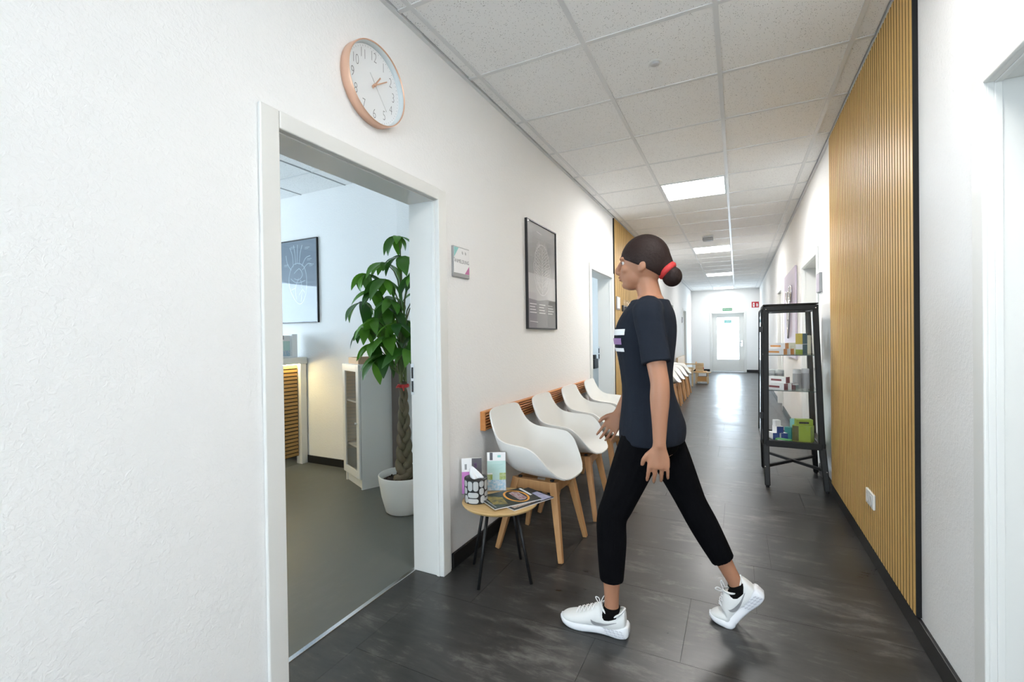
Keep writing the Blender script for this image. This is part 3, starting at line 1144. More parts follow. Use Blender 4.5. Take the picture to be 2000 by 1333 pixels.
MB().poly([(-.09, -.128), (.09, -.128), (.09, -.121), (-.09, -.121)], lambda u, v: (u, v, z)).build('foot_line', M_GREY, mg1)

# ------------------------------------------------------------------ display cabinet (vitrine)
vt = thing('display_cabinet', 'tall charcoal steel display cabinet with glass walls and splayed legs', 'cabinet', (0, 0, 0))
top = [(.197, 4.375), (.590, 4.375), (.590, 4.855), (.197, 4.855)]
bas = [(.187, 4.345), (.626, 4.345), (.626, 4.875), (.187, 4.875)]
ft = [(.196, 4.305), (.650, 4.320), (.650, 4.905), (.196, 4.905)]
ZB, ZTv = .345, 1.505
lerp = lambda a, b, t: a + (b - a) * t


def vit(i, z):
    t = (z - ZB) / (ZTv - ZB)
    return Vector((lerp(bas[i][0], top[i][0], t), lerp(bas[i][1], top[i][1], t), z))


cxv, cyv = .40, 4.61
inn = lambda p, d: Vector((p.x + (d if p.x < cxv else -d), p.y + (d if p.y < cyv else -d), p.z))
for i in range(4):
    MB().beam(inn(vit(i, ZB), .022), inn(vit(i, ZTv - .02), .022), .044, .040, ax=(1, 0, 0)).build('upright', M_DARKM, vt, bevel=.006)
    mb = MB().beam(inn(vit(i, ZB), .022), Vector((*ft[i], .012)) + Vector((.02 if ft[i][0] < cxv else -.02, 0, 0)), .048, .040, ax=(1, 0, 0))
    lg = mb.build('leg', M_DARKM, vt, bevel=.006)
    MB().lathe([(0, 0), (.013, 0), (.013, .014), (0, .014)], 14, c=(ft[i][0] + (.02 if ft[i][0] < cxv else -.02), ft[i][1], 0)).build('foot', M_BLACK, lg)
mb = MB()
for z, h in ((ZTv - .022, .044),):
    for i in range(4):
        mb.beam(inn(vit(i, z), .020), inn(vit((i + 1) % 4, z), .020), h, h)
mb.build('top_frame', M_DARKM, vt, bevel=.006)
mb = MB()
for i in range(4):
    mb.beam(inn(vit(i, ZB + .01), .02), inn(vit((i + 1) % 4, ZB + .01), .02), .05, .05)
mb.add([inn(vit(i, ZB + .018), .01) for i in range(4)] + [inn(vit(i, ZB + .008), .01) for i in range(4)], [(0, 1, 2, 3), (7, 6, 5, 4)])
mb.build('base_frame', M_DARKM, vt, bevel=.005)
mb = MB()
mb.add([vit(i, ZTv + .004) for i in range(4)] + [vit(i, ZTv + .014) for i in range(4)], [(3, 2, 1, 0), (4, 5, 6, 7), (0, 1, 5, 4), (1, 2, 6, 5), (2, 3, 7, 6), (3, 0, 4, 7)])
mb.build('top_plate', M_DARKM, vt, bevel=.004)
# cross bracing of the legs
zb_ = .165
lp = [lerp(Vector((*ft[i], 0)), inn(vit(i, ZB), .022), zb_ / ZB) for i in range(4)]
MB().beam(lp[0], lp[2], .022, .022).build('cross_brace', M_DARKM, vt)
MB().beam(lp[1] + Vector((0, 0, .004)), lp[3] + Vector((0, 0, .004)), .022, .022).build('cross_brace', M_DARKM, vt)
for i, z in ((0, zb_), (1, zb_), (0, 1.478), (1, 1.478)):
    q = lp[i] if z < .3 else inn(vit(i, z), .022)
    MB().ball((q.x, q.y - .024, q.z), .006, 10, 6).build('bolt', M_CHROME, vt, smooth=True)


def pane(i, j, z0, z1, nm):
    a, b, c, d_ = inn(vit(i, z0), .02), inn(vit(j, z0), .02), inn(vit(j, z1), .02), inn(vit(i, z1), .02)
    MB().add([a, b, c, d_], [(0, 1, 2, 3)]).build(nm, M_GLASS, vt)


for i, j in ((0, 1), (1, 2), (2, 3)):
    pane(i, j, ZB + .03, ZTv - .04, 'glass_pane')
# door on the corridor side (facing -x), hinged on the near upright
dr = MB()
q = [vit(0, ZB + .03) + Vector((-.010, .03, 0)), vit(3, ZB + .03) + Vector((-.010, -.01, 0)), vit(3, ZTv - .03) + Vector((-.010, -.01, 0)), vit(0, ZTv - .03) + Vector((-.010, .03, 0))]
for a in range(4):
    dr.beam(q[a], q[(a + 1) % 4], .012, .012)
dr = dr.build('cabinet_door', M_DARKM, vt)
MB().add(q, [(0, 1, 2, 3)]).build('door_glass', M_GLASS, dr)
for z in (1.31, .585):
    p_ = vit(0, z)
    MB().box((p_.x - .022, p_.y - .004, z - .026), (p_.x + .004, p_.y + .03, z + .026)).build('hinge', M_BLACK, vt, bevel=.004)
M_SHELFG = glass('shelf glass', (.86, .93, .90))
for z in (1.095, .800):
    P4 = [inn(vit(i, z), .012) for i in range(4)]
    mb = MB().add(P4 + [p_ + Vector((0, 0, -.006)) for p_ in P4], [(0, 1, 2, 3), (7, 6, 5, 4), (0, 4, 5, 1), (1, 5, 6, 2), (2, 6, 7, 3), (3, 7, 4, 0)])
    mb.build('glass_shelf', M_SHELFG, vt)
    mb = MB()
    for a in range(4):
        mb.beam(P4[a] + Vector((0, 0, -.004)), P4[(a + 1) % 4] + Vector((0, 0, -.004)), .004, .004)
    mb.build('shelf_edge', mat('dark green glass edge', (.05, .08, .07), .2), vt)
M_BOXO = mat('orange carton', (.72, .30, .06), .5)
M_BOXR = mat('maroon carton', (.22, .035, .045), .5)
M_BOXB = mat('blue carton', (.02, .05, .26), .5)
M_BOXT = mat('teal carton', (.05, .30, .29), .5)
M_BOXG = mat('lime carton', (.30, .40, .04), .5)
M_BOXD = mat('petrol carton', (.055, .13, .15), .5)
M_BOXY = mat('mustard carton', (.55, .42, .06), .5)
M_OLIVE = mat('brown green print', (.10, .09, .02), .5)
M_CREAM = mat('cream plastic', (.72, .68, .50), .4)
M_GREENB = mat('bright green print', (.14, .50, .14), .5)


def carton(label, loc, size, rz, body, end=None, stripe=None, grp=None, side=None):
    t = thing('medicine_box', label, 'box', loc, rz, grp)
    l, w_, h_ = size
    MB().box((-l / 2, -w_ / 2, 0), (l / 2, w_ / 2, h_)).build('carton', body, t)
    e = .0006
    if end:
        MB().box((l / 2, -w_ / 2, 0), (l / 2 + e, w_ / 2, h_)).build('end_flap', end, t)
    if stripe:
        MB().box((-l * .35, -w_ / 2 - e, h_ * .3), (l * .25, -w_ / 2, h_ * .62)).build('front_stripe', stripe, t)
    if side:
        MB().box((-l / 2, -w_ / 2 - e, 0), (l / 2, -w_ / 2, h_)).build('front_print', side, t)
    return t


zs = 1.0955
G1 = 'orange ended cartons on the top shelf'
carton('white carton with orange stripe and end, lower front on the top shelf', (.300, 4.475, zs), (.15, .05, .048), math.radians(-35), M_WHITE, M_BOXO, M_BOXO, G1)
carton('white carton with orange end, lower right beside the other orange carton', (.355, 4.535, zs), (.15, .05, .048), math.radians(-35), M_WHITE, M_BOXO, M_BOXO, G1)
carton('white carton with orange stripe lying on top of the two orange ended cartons', (.315, 4.520, zs + .0485), (.15, .05, .048), math.radians(-35), M_WHITE, M_BOXO, M_BOXO, G1)
t = carton('tall carton with mustard and petrol faces on the top shelf', (.490, 4.56, zs), (.060, .060, .175), math.radians(-40), M_WHITE, M_BOXD, None)
MB().box((-.0300, -.0306, .085), (.030, -.030, .175)).build('mustard_print', M_BOXY, t)
MB().box((-.0300, -.0306, 0), (.030, -.030, .04)).build('lime_print', M_BOXG, t)
MB().box((.0302, -.030, .083), (.0312, .030, .087)).build('white_line', M_WHITE, t)


def jar(label, loc, r, h_, body, lid, grp):
    t = thing('jar', label, 'jar', loc, 0, grp)
    MB().lathe([(0, 0), (r, 0), (r, h_ * .75), (r * .9, h_ * .80)], 20, cap=True).build('jar_body', body, t)
    MB().lathe([(r * .96, h_ * .78), (r * .96, h_ * .97), (r * .85, h_), (0, h_)], 20).build('jar_lid', lid, t, smooth=True)
    return t


jar('round cream tub on the top shelf left of the tall petrol carton', (.440, 4.66, zs), .045, .095, M_CREAM, M_CREAM, None)
jar('cream bottle on the top shelf right of the tall petrol carton', (.575 - .03, 4.70, zs), .032, .16, M_CREAM, M_CREAM, None)
zs = .8005
G2 = 'maroon ended cartons on the middle shelf'
carton('white carton with maroon end, lower front on the middle shelf', (.300, 4.455, zs), (.15, .055, .052), math.radians(-35), M_WHITE, M_BOXR, M_BOXR, G2)
carton('white carton with maroon end, lower right on the middle shelf', (.360, 4.515, zs), (.15, .055, .052), math.radians(-35), M_WHITE, M_BOXR, M_BOXR, G2)
carton('white carton with maroon stripe lying on top of the maroon ended pair', (.318, 4.505, zs + .0525), (.15, .055, .052), math.radians(-35), M_WHITE, M_BOXR, M_BOXR, G2)
M_JARG = mat('grey canister', (.36, .35, .35), .4)
M_JARL = mat('pale canister lid', (.60, .60, .60), .4)
jar('grey canister on the middle shelf, left one of the tall pair', (.455, 4.56, zs), .032, .165, M_JARG, M_JARL, 'grey canisters on the middle shelf')
jar('grey canister on the middle shelf, right one of the tall pair', (.518, 4.58, zs), .030, .170, M_JARG, M_JARL, 'grey canisters on the middle shelf')
jar('grey canister behind the maroon cartons, left', (.270, 4.70, zs), .034, .150, M_JARG, M_JARL, 'grey canisters on the middle shelf')
jar('grey canister behind the maroon cartons, right', (.338, 4.70, zs), .034, .150, M_JARG, M_JARL, 'grey canisters on the middle shelf')
jar('small clear glass jar beside the maroon cartons', (.432, 4.47, zs), .026, .05, M_SHELFG, M_JARL, None)
zs = .3635
G3 = 'blue ended cartons on the cabinet floor'
carton('white carton with blue end, lower left on the cabinet floor', (.278, 4.53, zs), (.08, .055, .055), math.radians(-68), M_WHITE, M_BOXB, None, G3)
carton('white carton with blue end, lower right on the cabinet floor', (.340, 4.54, zs), (.08, .055, .055), math.radians(-68), M_WHITE, M_BOXB, None, G3)
carton('white carton with blue end on top of the blue ended pair', (.308, 4.535, zs + .0558), (.08, .055, .055), math.radians(-68), M_WHITE, M_BOXB, None, G3)
carton('white carton standing above the blue ended pair', (.300, 4.535, zs + .1116), (.05, .045, .050), math.radians(-68), M_WHITE, None, None)
carton('flat green and white leaflet box lying in front on the cabinet floor', (.345, 4.450, zs), (.11, .05, .018), math.radians(-28), M_GREENB, M_GREENB, M_WHITE)
carton('small teal carton on the cabinet floor', (.395, 4.57, zs), (.055, .045, .10), math.radians(-30), M_BOXT, None, None)
carton('tall teal carton behind the lime carton', (.440, 4.62, zs), (.055, .045, .165), math.radians(-30), M_TEAL, None, None)
t = carton('lime green carton with brown print on the cabinet floor', (.490, 4.50, zs), (.135, .09, .135), math.radians(-22), M_BOXG, None, None)
MB().box((-.066, -.0458, .005), (-.02, -.0452, .13)).build('brown_print', M_OLIVE, t)
carton('black and lime carton lying on top of the lime green carton', (.495, 4.51, zs + .1355), (.12, .06, .05), math.radians(10), M_BOXG, M_BOXG, M_BLACK)

# ------------------------------------------------------------------ wall socket on the panel
so = thing('wall_socket', 'white double socket on the oak slatted panel', 'socket', (XR - .018, 3.02, .318))
MB().box((-.012, 0, 0), (0, .155, .082)).build('socket_plate', M_PAINT, so, bevel=.004)
for yy in (.041, .114):
    MB().lathe([(.027, -.0121), (.027, -.0135), (.022, -.0135), (.020, -.006), (0, -.006)], 24, c=(0, yy, .041), axis='x').build('socket_insert', M_WHITE, so, smooth=True)

# ------------------------------------------------------------------ signs on walls
s2 = thing('door_sign', 'grey plate sign beside the doorway above the display cabinet', 'sign', (XR, 4.765, 1.635))
MB().box((-.022, 0, 0), (0, .172, .172)).build('sign_frame', M_GREY, s2, bevel=.004)
MB().box((-.0235, .006, .006), (-.022, .166, .160)).build('sign_sheet', mat('mauve sheet', (.42, .36, .42), .35), s2)
s3 = thing('door_sign', 'silver plate sign on the oak panel right past the second doorway', 'sign', (XL + .018, 5.875, 1.615))
MB().box((0, 0, 0), (.016, .172, .172)).build('sign_frame', M_GREY, s3, bevel=.004)
MB().box((.016, .006, .02), (.0172, .166, .165)).build('sign_sheet', M_WHITE, s3)
s4 = thing('door_sign', 'small grey plate sign beside the farthest left door', 'sign', (XL, 13.86, 1.62))
MB().box((0, 0, 0), (.016, .172, .172)).build('sign_frame', M_GREY, s4, bevel=.004)
MB().box((.016, .006, .02), (.0172, .166, .165)).build('sign_sheet', M_POSTERD, s4)

lb = thing('practice_board', 'lilac board with a chrome line emblem and white letters on the right wall', 'sign board', (XR - .003, 6.62, .95))
BWd, BHt = 1.45, 1.17
MB().box((-.020, 0, 0), (0, BWd, BHt)).build('board', M_LILAC, lb, bevel=.003)
em = MB()
for pts in ([(.95, .92), (.95, .80), (.80, .70), (.80, .42), (.72, .26)], [(.60, .90), (.60, .78), (.48, .70), (.55, .50), (.72, .26)], [(.78, .90), (.70, .74), (.70, .50)], [(.48, .95), (.48, .85), (.38, .74), (.30, .84), (.30, .95)]):
    em.tube([(-.035, a, b) for a, b in catmull(pts, 16)], .012, 8)
em.build('chrome_emblem', M_CHROME, lb, smooth=True)
text('MSK', .22, M_WHITE, lb, frame_mtx((-.0215, .62, .10), (0, -1, 0), (0, 0, 1)), 'lettering')

es = thing('exit_sign', 'green rectangular sign with white letters above the glazed end door', 'sign', (-.29, YE, 2.12))
MB().box((-.145, -.008, -.045), (.145, 0, .045)).build('sign_plate', mat('sign green', (.03, .22, .10), .5), es)
text('NOTAUSGANG', .052, M_WHITE, es, frame_mtx((0, -.0085, 0), (1, 0, 0), (0, 0, 1)), sx=.72)
fs_ = thing('fire_sign', 'red fire extinguisher sign with white symbols high on the end wall', 'sign', (.545, YE, 2.245))
MB().box((-.105, -.006, -.095), (.105, 0, .095)).build('sign_plate', mat('sign red', (.48, .02, .03), .5), fs_)
f_ = lambda u, v: (u, -.0066, v)
mb = MB().poly([(-.070, -.075), (-.018, -.075), (-.018, .04), (-.03, .065), (-.058, .065), (-.070, .04)], f_)
mb.build('pictogram', M_WHITE, fs_)
mb = MB().poly([(.030, -.06), (.080, -.06), (.080, .01), (.065, .04), (.030, .04)], f_)
mb.build('pictogram', M_WHITE, fs_)
MB().poly([(-.055, -.01), (-.035, -.01), (-.035, .012), (-.055, .012)], lambda u, v: (u, -.0072, v)).build('dark_mark', M_INK, fs_)
MB().poly([(.05, -.05), (.06, -.05), (.06, .03), (.05, .03)], lambda u, v: (u, -.0072, v)).build('red_mark', MATS['sign red'], fs_)

# ------------------------------------------------------------------ coat rack
cr = thing('coat_rack', 'black hook rack with wire hangers on the left oak panel', 'coat rack', (XL + .018, 6.20, 1.66))
MB().box((0, 0, -.055), (.02, 1.15, .03)).build('rack_board', M_BLACK, cr, bevel=.004)
hk = MB().tube([(.02, .02, 0), (.05, .02, 0), (.065, .02, -.015), (.06, .02, -.04), (.04, .02, -.045)], .006, 6).mesh('hook')
hk.materials.append(M_BLACK)
bar = MB().tube([(.03, 0, -.035), (.03, 0, .02), (.012, .07, .085), (.012, .08, .11)], .0035, 6).mesh('hanger_wire')
bar.materials.append(M_CHROME)
for k in range(12):
    o = bpy.data.objects.new('hook', hk)
    o.location = (0, .03 + k * .095, 0)
    o.parent = cr
    COL.objects.link(o)
    o = bpy.data.objects.new('hanger_wire', bar)
    o.location = (0, .02 + k * .088, 0)
    o.parent = cr
    COL.objects.link(o)

# ------------------------------------------------------------------ far end: children's corner
bn = thing('wooden_bench', "pale wooden bench with a high back, far behind the white chairs", 'bench', (XL + .05, 12.0, 0))
MB().box((.0, 0, .30), (.30, 1.7, .335)).build('seat', M_PALEW, bn, bevel=.004)
MB().box((.0, 0, .42), (.03, 1.7, .70)).build('backrest', M_PALEW, bn, bevel=.004)
for x in (.02, .37):
    for yy in (.03, 1.66):
        MB().box((x - .02, yy - .02, 0), (x + .02, yy + .02, .70 if x < .1 else .46)).build('leg', M_PALEW, bn)
for yy in (.03, 1.66):
    MB().box((.0, yy - .025, .44), (.40, yy + .025, .47)).build('armrest', M_PALEW, bn)
tt = thing('toy_table', 'small pale wooden toy table with a lower shelf, past the white chairs', 'table', (-.83, 12.85, 0))
MB().lathe([(0, .28), (.215, .28), (.22, .29), (.22, .30), (0, .30)], 28).build('table_top', M_PALEW, tt)
for sx in (-.14, .14):
    for sy in (-.14, .14):
        MB().box((sx - .014, sy - .014, 0), (sx + .014, sy + .014, .28)).build('leg', M_PALEW, tt)
MB().box((-.15, -.15, .05), (.15, .15, .065)).build('shelf', M_PALEW, tt)
for sx in (-.14, .14):
    MB().box((sx - .01, -.14, .15), (sx + .01, .14, .17)).build('rail', M_PALEW, tt)
M_ORW = mat('orange toy wood', (.70, .38, .12), .5)
ty = thing('toy_shelf', 'little wooden shop toy with a red dot standing on the toy table', 'toy', (-.82, 12.88, .301))
MB().box((-.16, -.14, 0), (.10, .14, .015)).build('toy_base', M_ORW, ty)
MB().box((-.16, -.14, .015), (-.15, .14, .26)).build('toy_back', M_ORW, ty)
for z in (.09, .17):
    MB().box((-.15, -.14, z), (.0, .14, z + .012)).build('toy_shelf_board', M_ORW, ty)
for yy in (-.14, .13):
    MB().box((-.15, yy, .015), (.02, yy + .01, .22)).build('toy_side', M_PALEW, ty)
MB().ball((.02, -.10, .10), .022, 12, 8).build('red_knob', M_RED, ty, smooth=True)
tk = thing('toy_crate', 'slatted wooden crate toy under the toy table', 'toy', (-.83, 12.85, .066))
for k in range(3):
    for sy in (-.11, .10):
        MB().box((-.11, sy, .01 + k * .035), (.11, sy + .01, .035 + k * .035)).build('slat', M_ORW, tk)
for sx in (-.12, .11):
    MB().box((sx, -.11, 0), (sx + .01, .11, .115)).build('crate_end', M_PALEW, tk)
fb = thing('floor_board', 'small black framed white board leaning on the floor near the end wall', 'board', (-.95, 14.85, 0), math.radians(12))
mb = MB()
for a, b, c, d_ in ((-.13, 0, -.11, .17), (.11, 0, .13, .17), (-.13, 0, .13, .02), (-.13, .15, .13, .17)):
    mb.box((a, -.01, b), (c, .01, d_))
mb.build('board_frame', M_BLACK, fb)
MB().box((-.11, -.004, .02), (.11, .004, .15)).build('board_sheet', M_WHITE, fb)

# ------------------------------------------------------------------ reception room furniture
cn = thing('reception_counter', 'white reception counter with horizontal oak slats and a lit top edge', 'counter', (-4.07, 0, 0))
CY0, CY1 = .4, 3.275
MB().box((-.62, CY0, 1.03), (.07, CY1, 1.10)).build('counter_top', M_PAINT, cn, bevel=.004)
MB().box((-.10, 3.205, 0), (.055, CY1, 1.03)).build('end_post', M_PAINT, cn, bevel=.004)
MB().box((-.10, CY0, .0), (.004, 3.205, 1.03)).build('front_backing', M_FELT, cn)
MB().box((.004, CY0, .0), (.016, 3.205, .085)).build('kick_plate', M_CHROME, cn)
sl = MB().box((.004, CY0, 0), (.020, 3.195, .0270)).mesh('slat')
sl.materials.append(mat('oak slat yellow', (.42, .25, .085), .45, noise=(.34, .19, .06), nscale=(50, 3, 50)))
for k in range(25):
    o = bpy.data.objects.new('slat', sl)
    o.location = (0, 0, .092 + k * .0372)
    o.parent = cn
    COL.objects.link(o)
MB().box((.030, CY0, 1.022), (.042, 3.20, 1.030)).build('light_strip', mat('warm light strip', (1, .8, .4), .5, emit=22, ecol=(1, .82, .42)), cn)
ls = thing('leaflet_holder', 'white leaflet holder with aqua and purple leaflets on the reception counter', 'leaflet', (-4.075, 3.02, 1.101), math.radians(90))
MB().box((-.20, .0, 0), (.20, .09, .012)).build('holder_base', M_WHITE, ls)
MB().box((.14, .0, .012), (.20, .085, .235)).build('holder_side', M_WHITE, ls)
for x0, m in ((-.18, M_AQUA), (-.07, M_DKGREY), (.035, M_AQUA)):
    lf = MB().box((x0, .03, .012), (x0 + .10, .045, .222)).build('leaflet_stack', M_WHITE if m is M_AQUA else m, ls)
    if m is M_AQUA:
        MB().box((x0, .029, .012), (x0 + .10, .030, .07)).build('print_field', M_PHOTO, lf)
        MB().box((x0, .029, .07), (x0 + .10, .030, .165)).build('print_field', M_AQUA, lf)
        MB().box((x0 + .01, .029, .18), (x0 + .03, .030, .222)).build('print_field', M_DKGREY, lf)
    else:
        MB().box((x0, .029, .012), (x0 + .10, .030, .07)).build('print_field', M_MAGENTA, lf)

gc = thing('glass_cabinet', 'narrow white cabinet with a glazed door in the reception room', 'cabinet', (-3.215, 3.005, 0), math.radians(-25.2))
MB().box((0, .02, .0), (.018, .30, 1.06)).build('side_panel', M_PAINT, gc)
MB().box((.382, .02, .0), (.40, .30, 1.06)).build('side_panel', M_PAINT, gc)
MB().box((.018, .285, .07), (.382, .30, 1.06)).build('back_panel', M_PAINT, gc)
MB().box((0.018, .02, 1.042), (.382, .285, 1.06)).build('top_panel', M_PAINT, gc)
MB().box((0.018, .035, .0), (.382, .05, .085)).build('plinth', M_PAINT, gc)
for z in (.085, .33, .72):
    MB().box((.018, .03, z), (.382, .285, z + .016)).build('shelf', M_PAINT, gc)
dd = MB()
dd.box((.0, 0, .088), (.06, .018, 1.058)).box((.34, 0, .088), (.40, .018, 1.058)).box((.06, 0, .088), (.34, .018, .15)).box((.06, 0, .996), (.34, .018, 1.058))
dd = dd.build('cabinet_door', M_PAINT, gc, bevel=.003)
MB().box((.06, .007, .15), (.34, .010, .996)).build('door_glass', M_GLASS, dd)
MB().lathe([(.006, -.022), (.010, -.018), (.006, 0)], 12, c=(.36, 0, .56), axis='y').build('knob', M_WHITE, dd, smooth=True)


def tumbler(label, x, z, h_=.10, r=.03):
    mt = Matrix.Translation((-3.215, 3.005, 0)) @ Matrix.Rotation(math.radians(-25.2), 4, 'Z')
    t = tag(MB().lathe([(r * .8, 0), (r, h_), (r - .003, h_), (r * .75, .006)], 18).build('drinking_glass', M_SHELFG, smooth=True), label, 'glass', 'glasses in the glazed cabinet')
    t.location = mt @ Vector((x, .12, z + .0005))


tumbler('tall drinking glass on the upper shelf of the glazed cabinet, left', .15, .736, .16)
tumbler('tall drinking glass on the upper shelf of the glazed cabinet, right', .25, .736, .16)
mt = Matrix.Translation((-3.215, 3.005, 0)) @ Matrix.Rotation(math.radians(-25.2), 4, 'Z')
t = tag(MB().lathe([(0, 0), (.035, 0), (.035, .10), (.012, .14), (.012, .17)], 18).build('bottle', mat('dark bottle', (.03, .03, .02), .2), smooth=True), 'dark bottle on the middle shelf of the glazed cabinet', 'bottle')
t.location = mt @ Vector((.30, .13, .3465))
t = tag(MB().lathe([(0, 0), (.045, .01), (.055, .05), (.04, .10), (0, .11)], 18).build('pot', MATS['dark bottle'], smooth=True), 'small dark round pot at the bottom of the glazed cabinet', 'pot')
t.location = mt @ Vector((.13, .13, .1015))
tr = thing('wooden_tray', 'wooden tray with a slot handle on top of the glazed cabinet', 'tray', tuple(mt @ Vector((.235, .15, 1.061))), math.radians(-25.2))
M_TRAY = mat('tray wood', (.55, .38, .24), .5, noise=(.48, .32, .20), nscale=(20, 60, 60))
MB().box((-.12, -.13, 0), (.12, .13, .008)).build('tray_base', M_TRAY, tr)
for a, b in (((-.12, -.13, .008), (-.108, .13, .055)), ((.108, -.13, .008), (.12, .13, .055)), ((-.108, -.13, .008), (.108, -.118, .055)), ((-.108, .118, .008), (.108, .13, .055))):
    MB().box(a, b).build('tray_side', M_TRAY, tr)
MB().box((.1195, -.03, .026), (.1206, .035, .040)).build('handle_slot', mat('dark wood slot', (.10, .05, .03), .6), tr)
bp_ = tag(MB().box((-2.71, 3.08, 0.001), (-2.60, 3.10, 1.08)).build('brown_board', mat('taupe board', (.14, .115, .105), .5), bevel=.002), 'narrow taupe board standing between the glazed cabinet and the wall', 'board')

# desk and screen in the second room
ds = thing('white_desk', 'white desk corner seen through the second doorway', 'desk', (-2.45, 7.2, 0))
MB().box((-.6, -.35, .735), (.40, .40, .76)).build('desk_top', M_PAINT, ds, bevel=.003)
MB().box((-.6, -.33, 0), (-.57, .38, .735)).build('desk_side', M_PAINT, ds)
MB().box((.36, -.33, 0), (.39, .38, .735)).build('desk_side', M_PAINT, ds)
MB().box((-.57, -.10, .1), (.36, -.08, .735)).build('desk_front', M_PAINT, ds)
pc = thing('desk_printer', 'black desk device standing on the white desk in the second room', 'printer', (-2.18, 7.05, .761))
MB().box((-.22, -.12, 0), (.18, .12, .15)).build('printer_body', M_BLACK, pc, bevel=.01)
MB().box((-.18, -.02, .15), (.15, .10, .215)).build('paper_feed', M_DARKM, pc, bevel=.01)

# ------------------------------------------------------------------ potted money tree
PX, PY = -2.222, 2.655
plant = thing('potted_money_tree', 'green money tree with a braided trunk in a round white pot, by the doorway', 'plant', (PX, PY, 0))
MB().lathe([(0, .0), (.125, .0), (.140, .012), (.168, .12), (.185, .225), (.190, .270), (.188, .276), (.180, .274), (.174, .22), (0, .215)], 48).build('pot', mat('white ceramic', (.80, .80, .77), .35), plant, smooth=True)
so_ = MB().lathe([(0, .236), (.10, .234), (.172, .226)], 32).build('soil', mat('dark soil', (.045, .028, .02), .95, bump=1, bscale=60, bdist=.02), plant, smooth=True)
sb = MB()
for k in range(60):
    a, r = random.uniform(0, 2 * PI), random.uniform(.06, .165)
    sb.ball((r * math.cos(a), r * math.sin(a), .236), random.uniform(.006, .013), 6, 4)
sb = sb.build('bark_chips', mat('bark chip', (.07, .04, .03), .9), plant)
sb['kind'] = 'stuff'
M_BARK = mat('trunk bark', (.16, .12, .085), .8, noise=(.10, .10, .055), nscale=(12, 12, 5), bump=.6, bscale=40, bdist=.006)
M_STEM = mat('green stem', (.10, .17, .05), .6, noise=(.14, .15, .06), nscale=(10, 10, 6))
for j in range(3):
    pts, rad = [], []
    for k in range(64):
        t = k / 63
        z = .225 + t * .73
        ph = t * 2 * PI * 2.6 + j * 2 * PI / 3
        wide = .030 * (1 - t) + .014
        fan = max(0, 1 - t * 7) ** 1.5
        a = wide * math.sin(ph) + fan * .055 * (j - 1)
        b = .55 * wide * math.sin(2 * ph) + fan * .02 * (1 - abs(j - 1))
        pts.append((.77 * a + .64 * b, .64 * a - .77 * b, z))
        rad.append(.0195 * (1 - t) + .0125 + .010 * fan)
    MB().tube(pts, rad, 12).build('trunk', M_BARK, plant, smooth=True)
mb = MB().lathe([(.040, -.012), (.044, 0), (.040, .012)], 20, c=(0, 0, .925))
mb.tube([(.03, -.03, .925), (.04, -.05, .92), (.05, -.055, .895)], [.008, .007, .004], 6)
mb.tube([(.01, -.04, .925), (.0, -.06, .93), (-.015, -.06, .915)], [.008, .008, .005], 6)
mb.build('red_ribbon', M_RED, plant, smooth=True)

M_LEAF = bpy.data.materials.new('glossy leaf')
M_LEAF.use_nodes = True
nt = M_LEAF.node_tree
p = nt.nodes['Principled BSDF']
p.inputs['Roughness'].default_value = .38
oi = nt.nodes.new('ShaderNodeObjectInfo')
rmp = nt.nodes.new('ShaderNodeValToRGB')
rmp.color_ramp.elements[0].color = (.022, .095, .014, 1)
rmp.color_ramp.elements[1].color = (.12, .32, .028, 1)
nt.links.new(oi.outputs['Random'], rmp.inputs[0])
nt.links.new(rmp.outputs[0], p.inputs['Base Color'])
trn = nt.nodes.new('ShaderNodeBsdfTranslucent')
mx = nt.nodes.new('ShaderNodeMixShader')
mx.inputs[0].default_value = .25
nt.links.new(rmp.outputs[0], trn.inputs[0])
nt.links.new(p.outputs[0], mx.inputs[1])
nt.links.new(trn.outputs[0], mx.inputs[2])
nt.links.new(mx.outputs[0], nt.nodes['Material Output'].inputs[0])


def leaf_mesh(L, W_, droop):
    vs, fs = [], []
    NU = 9
    x = z = 0.0
    ang = .12
    for i in range(NU):
        t = i / (NU - 1)
        w_ = W_ * (math.sin(PI * min(1, t ** .82 * .985)) ** .85) * (1.0 if t < .6 else 1 - .35 * (t - .6)) * .5 + .0015 * (1 - t)
        vs += [(x, -w_, z + .22 * w_), (x, -w_ * .5, z + .02), (x, 0, z - .0), (x, w_ * .5, z + .02), (x, w_, z + .22 * w_)]
        vs[-4] = (x, -w_ * .5, z + .10 * w_)
        vs[-2] = (x, w_ * .5, z + .10 * w_)
        x += L / (NU - 1) * math.cos(ang)
        z += L / (NU - 1) * math.sin(ang)
        ang -= droop / (NU - 1)
    for i in range(NU - 1):
        for j in range(4):
            a = i * 5 + j
            fs.append((a, a + 5, a + 6, a + 1))
    me = bpy.data.meshes.new('leaf')
    me.from_pydata(vs, [], fs)
    for q in me.polygons:
        q.use_smooth = True
    me.materials.append(M_LEAF)
    return me


LEAFS = [leaf_mesh(.22, .086, .9), leaf_mesh(.20, .078, 1.25), leaf_mesh(.17, .066, .75), leaf_mesh(.24, .092, 1.1)]
random.seed(21)
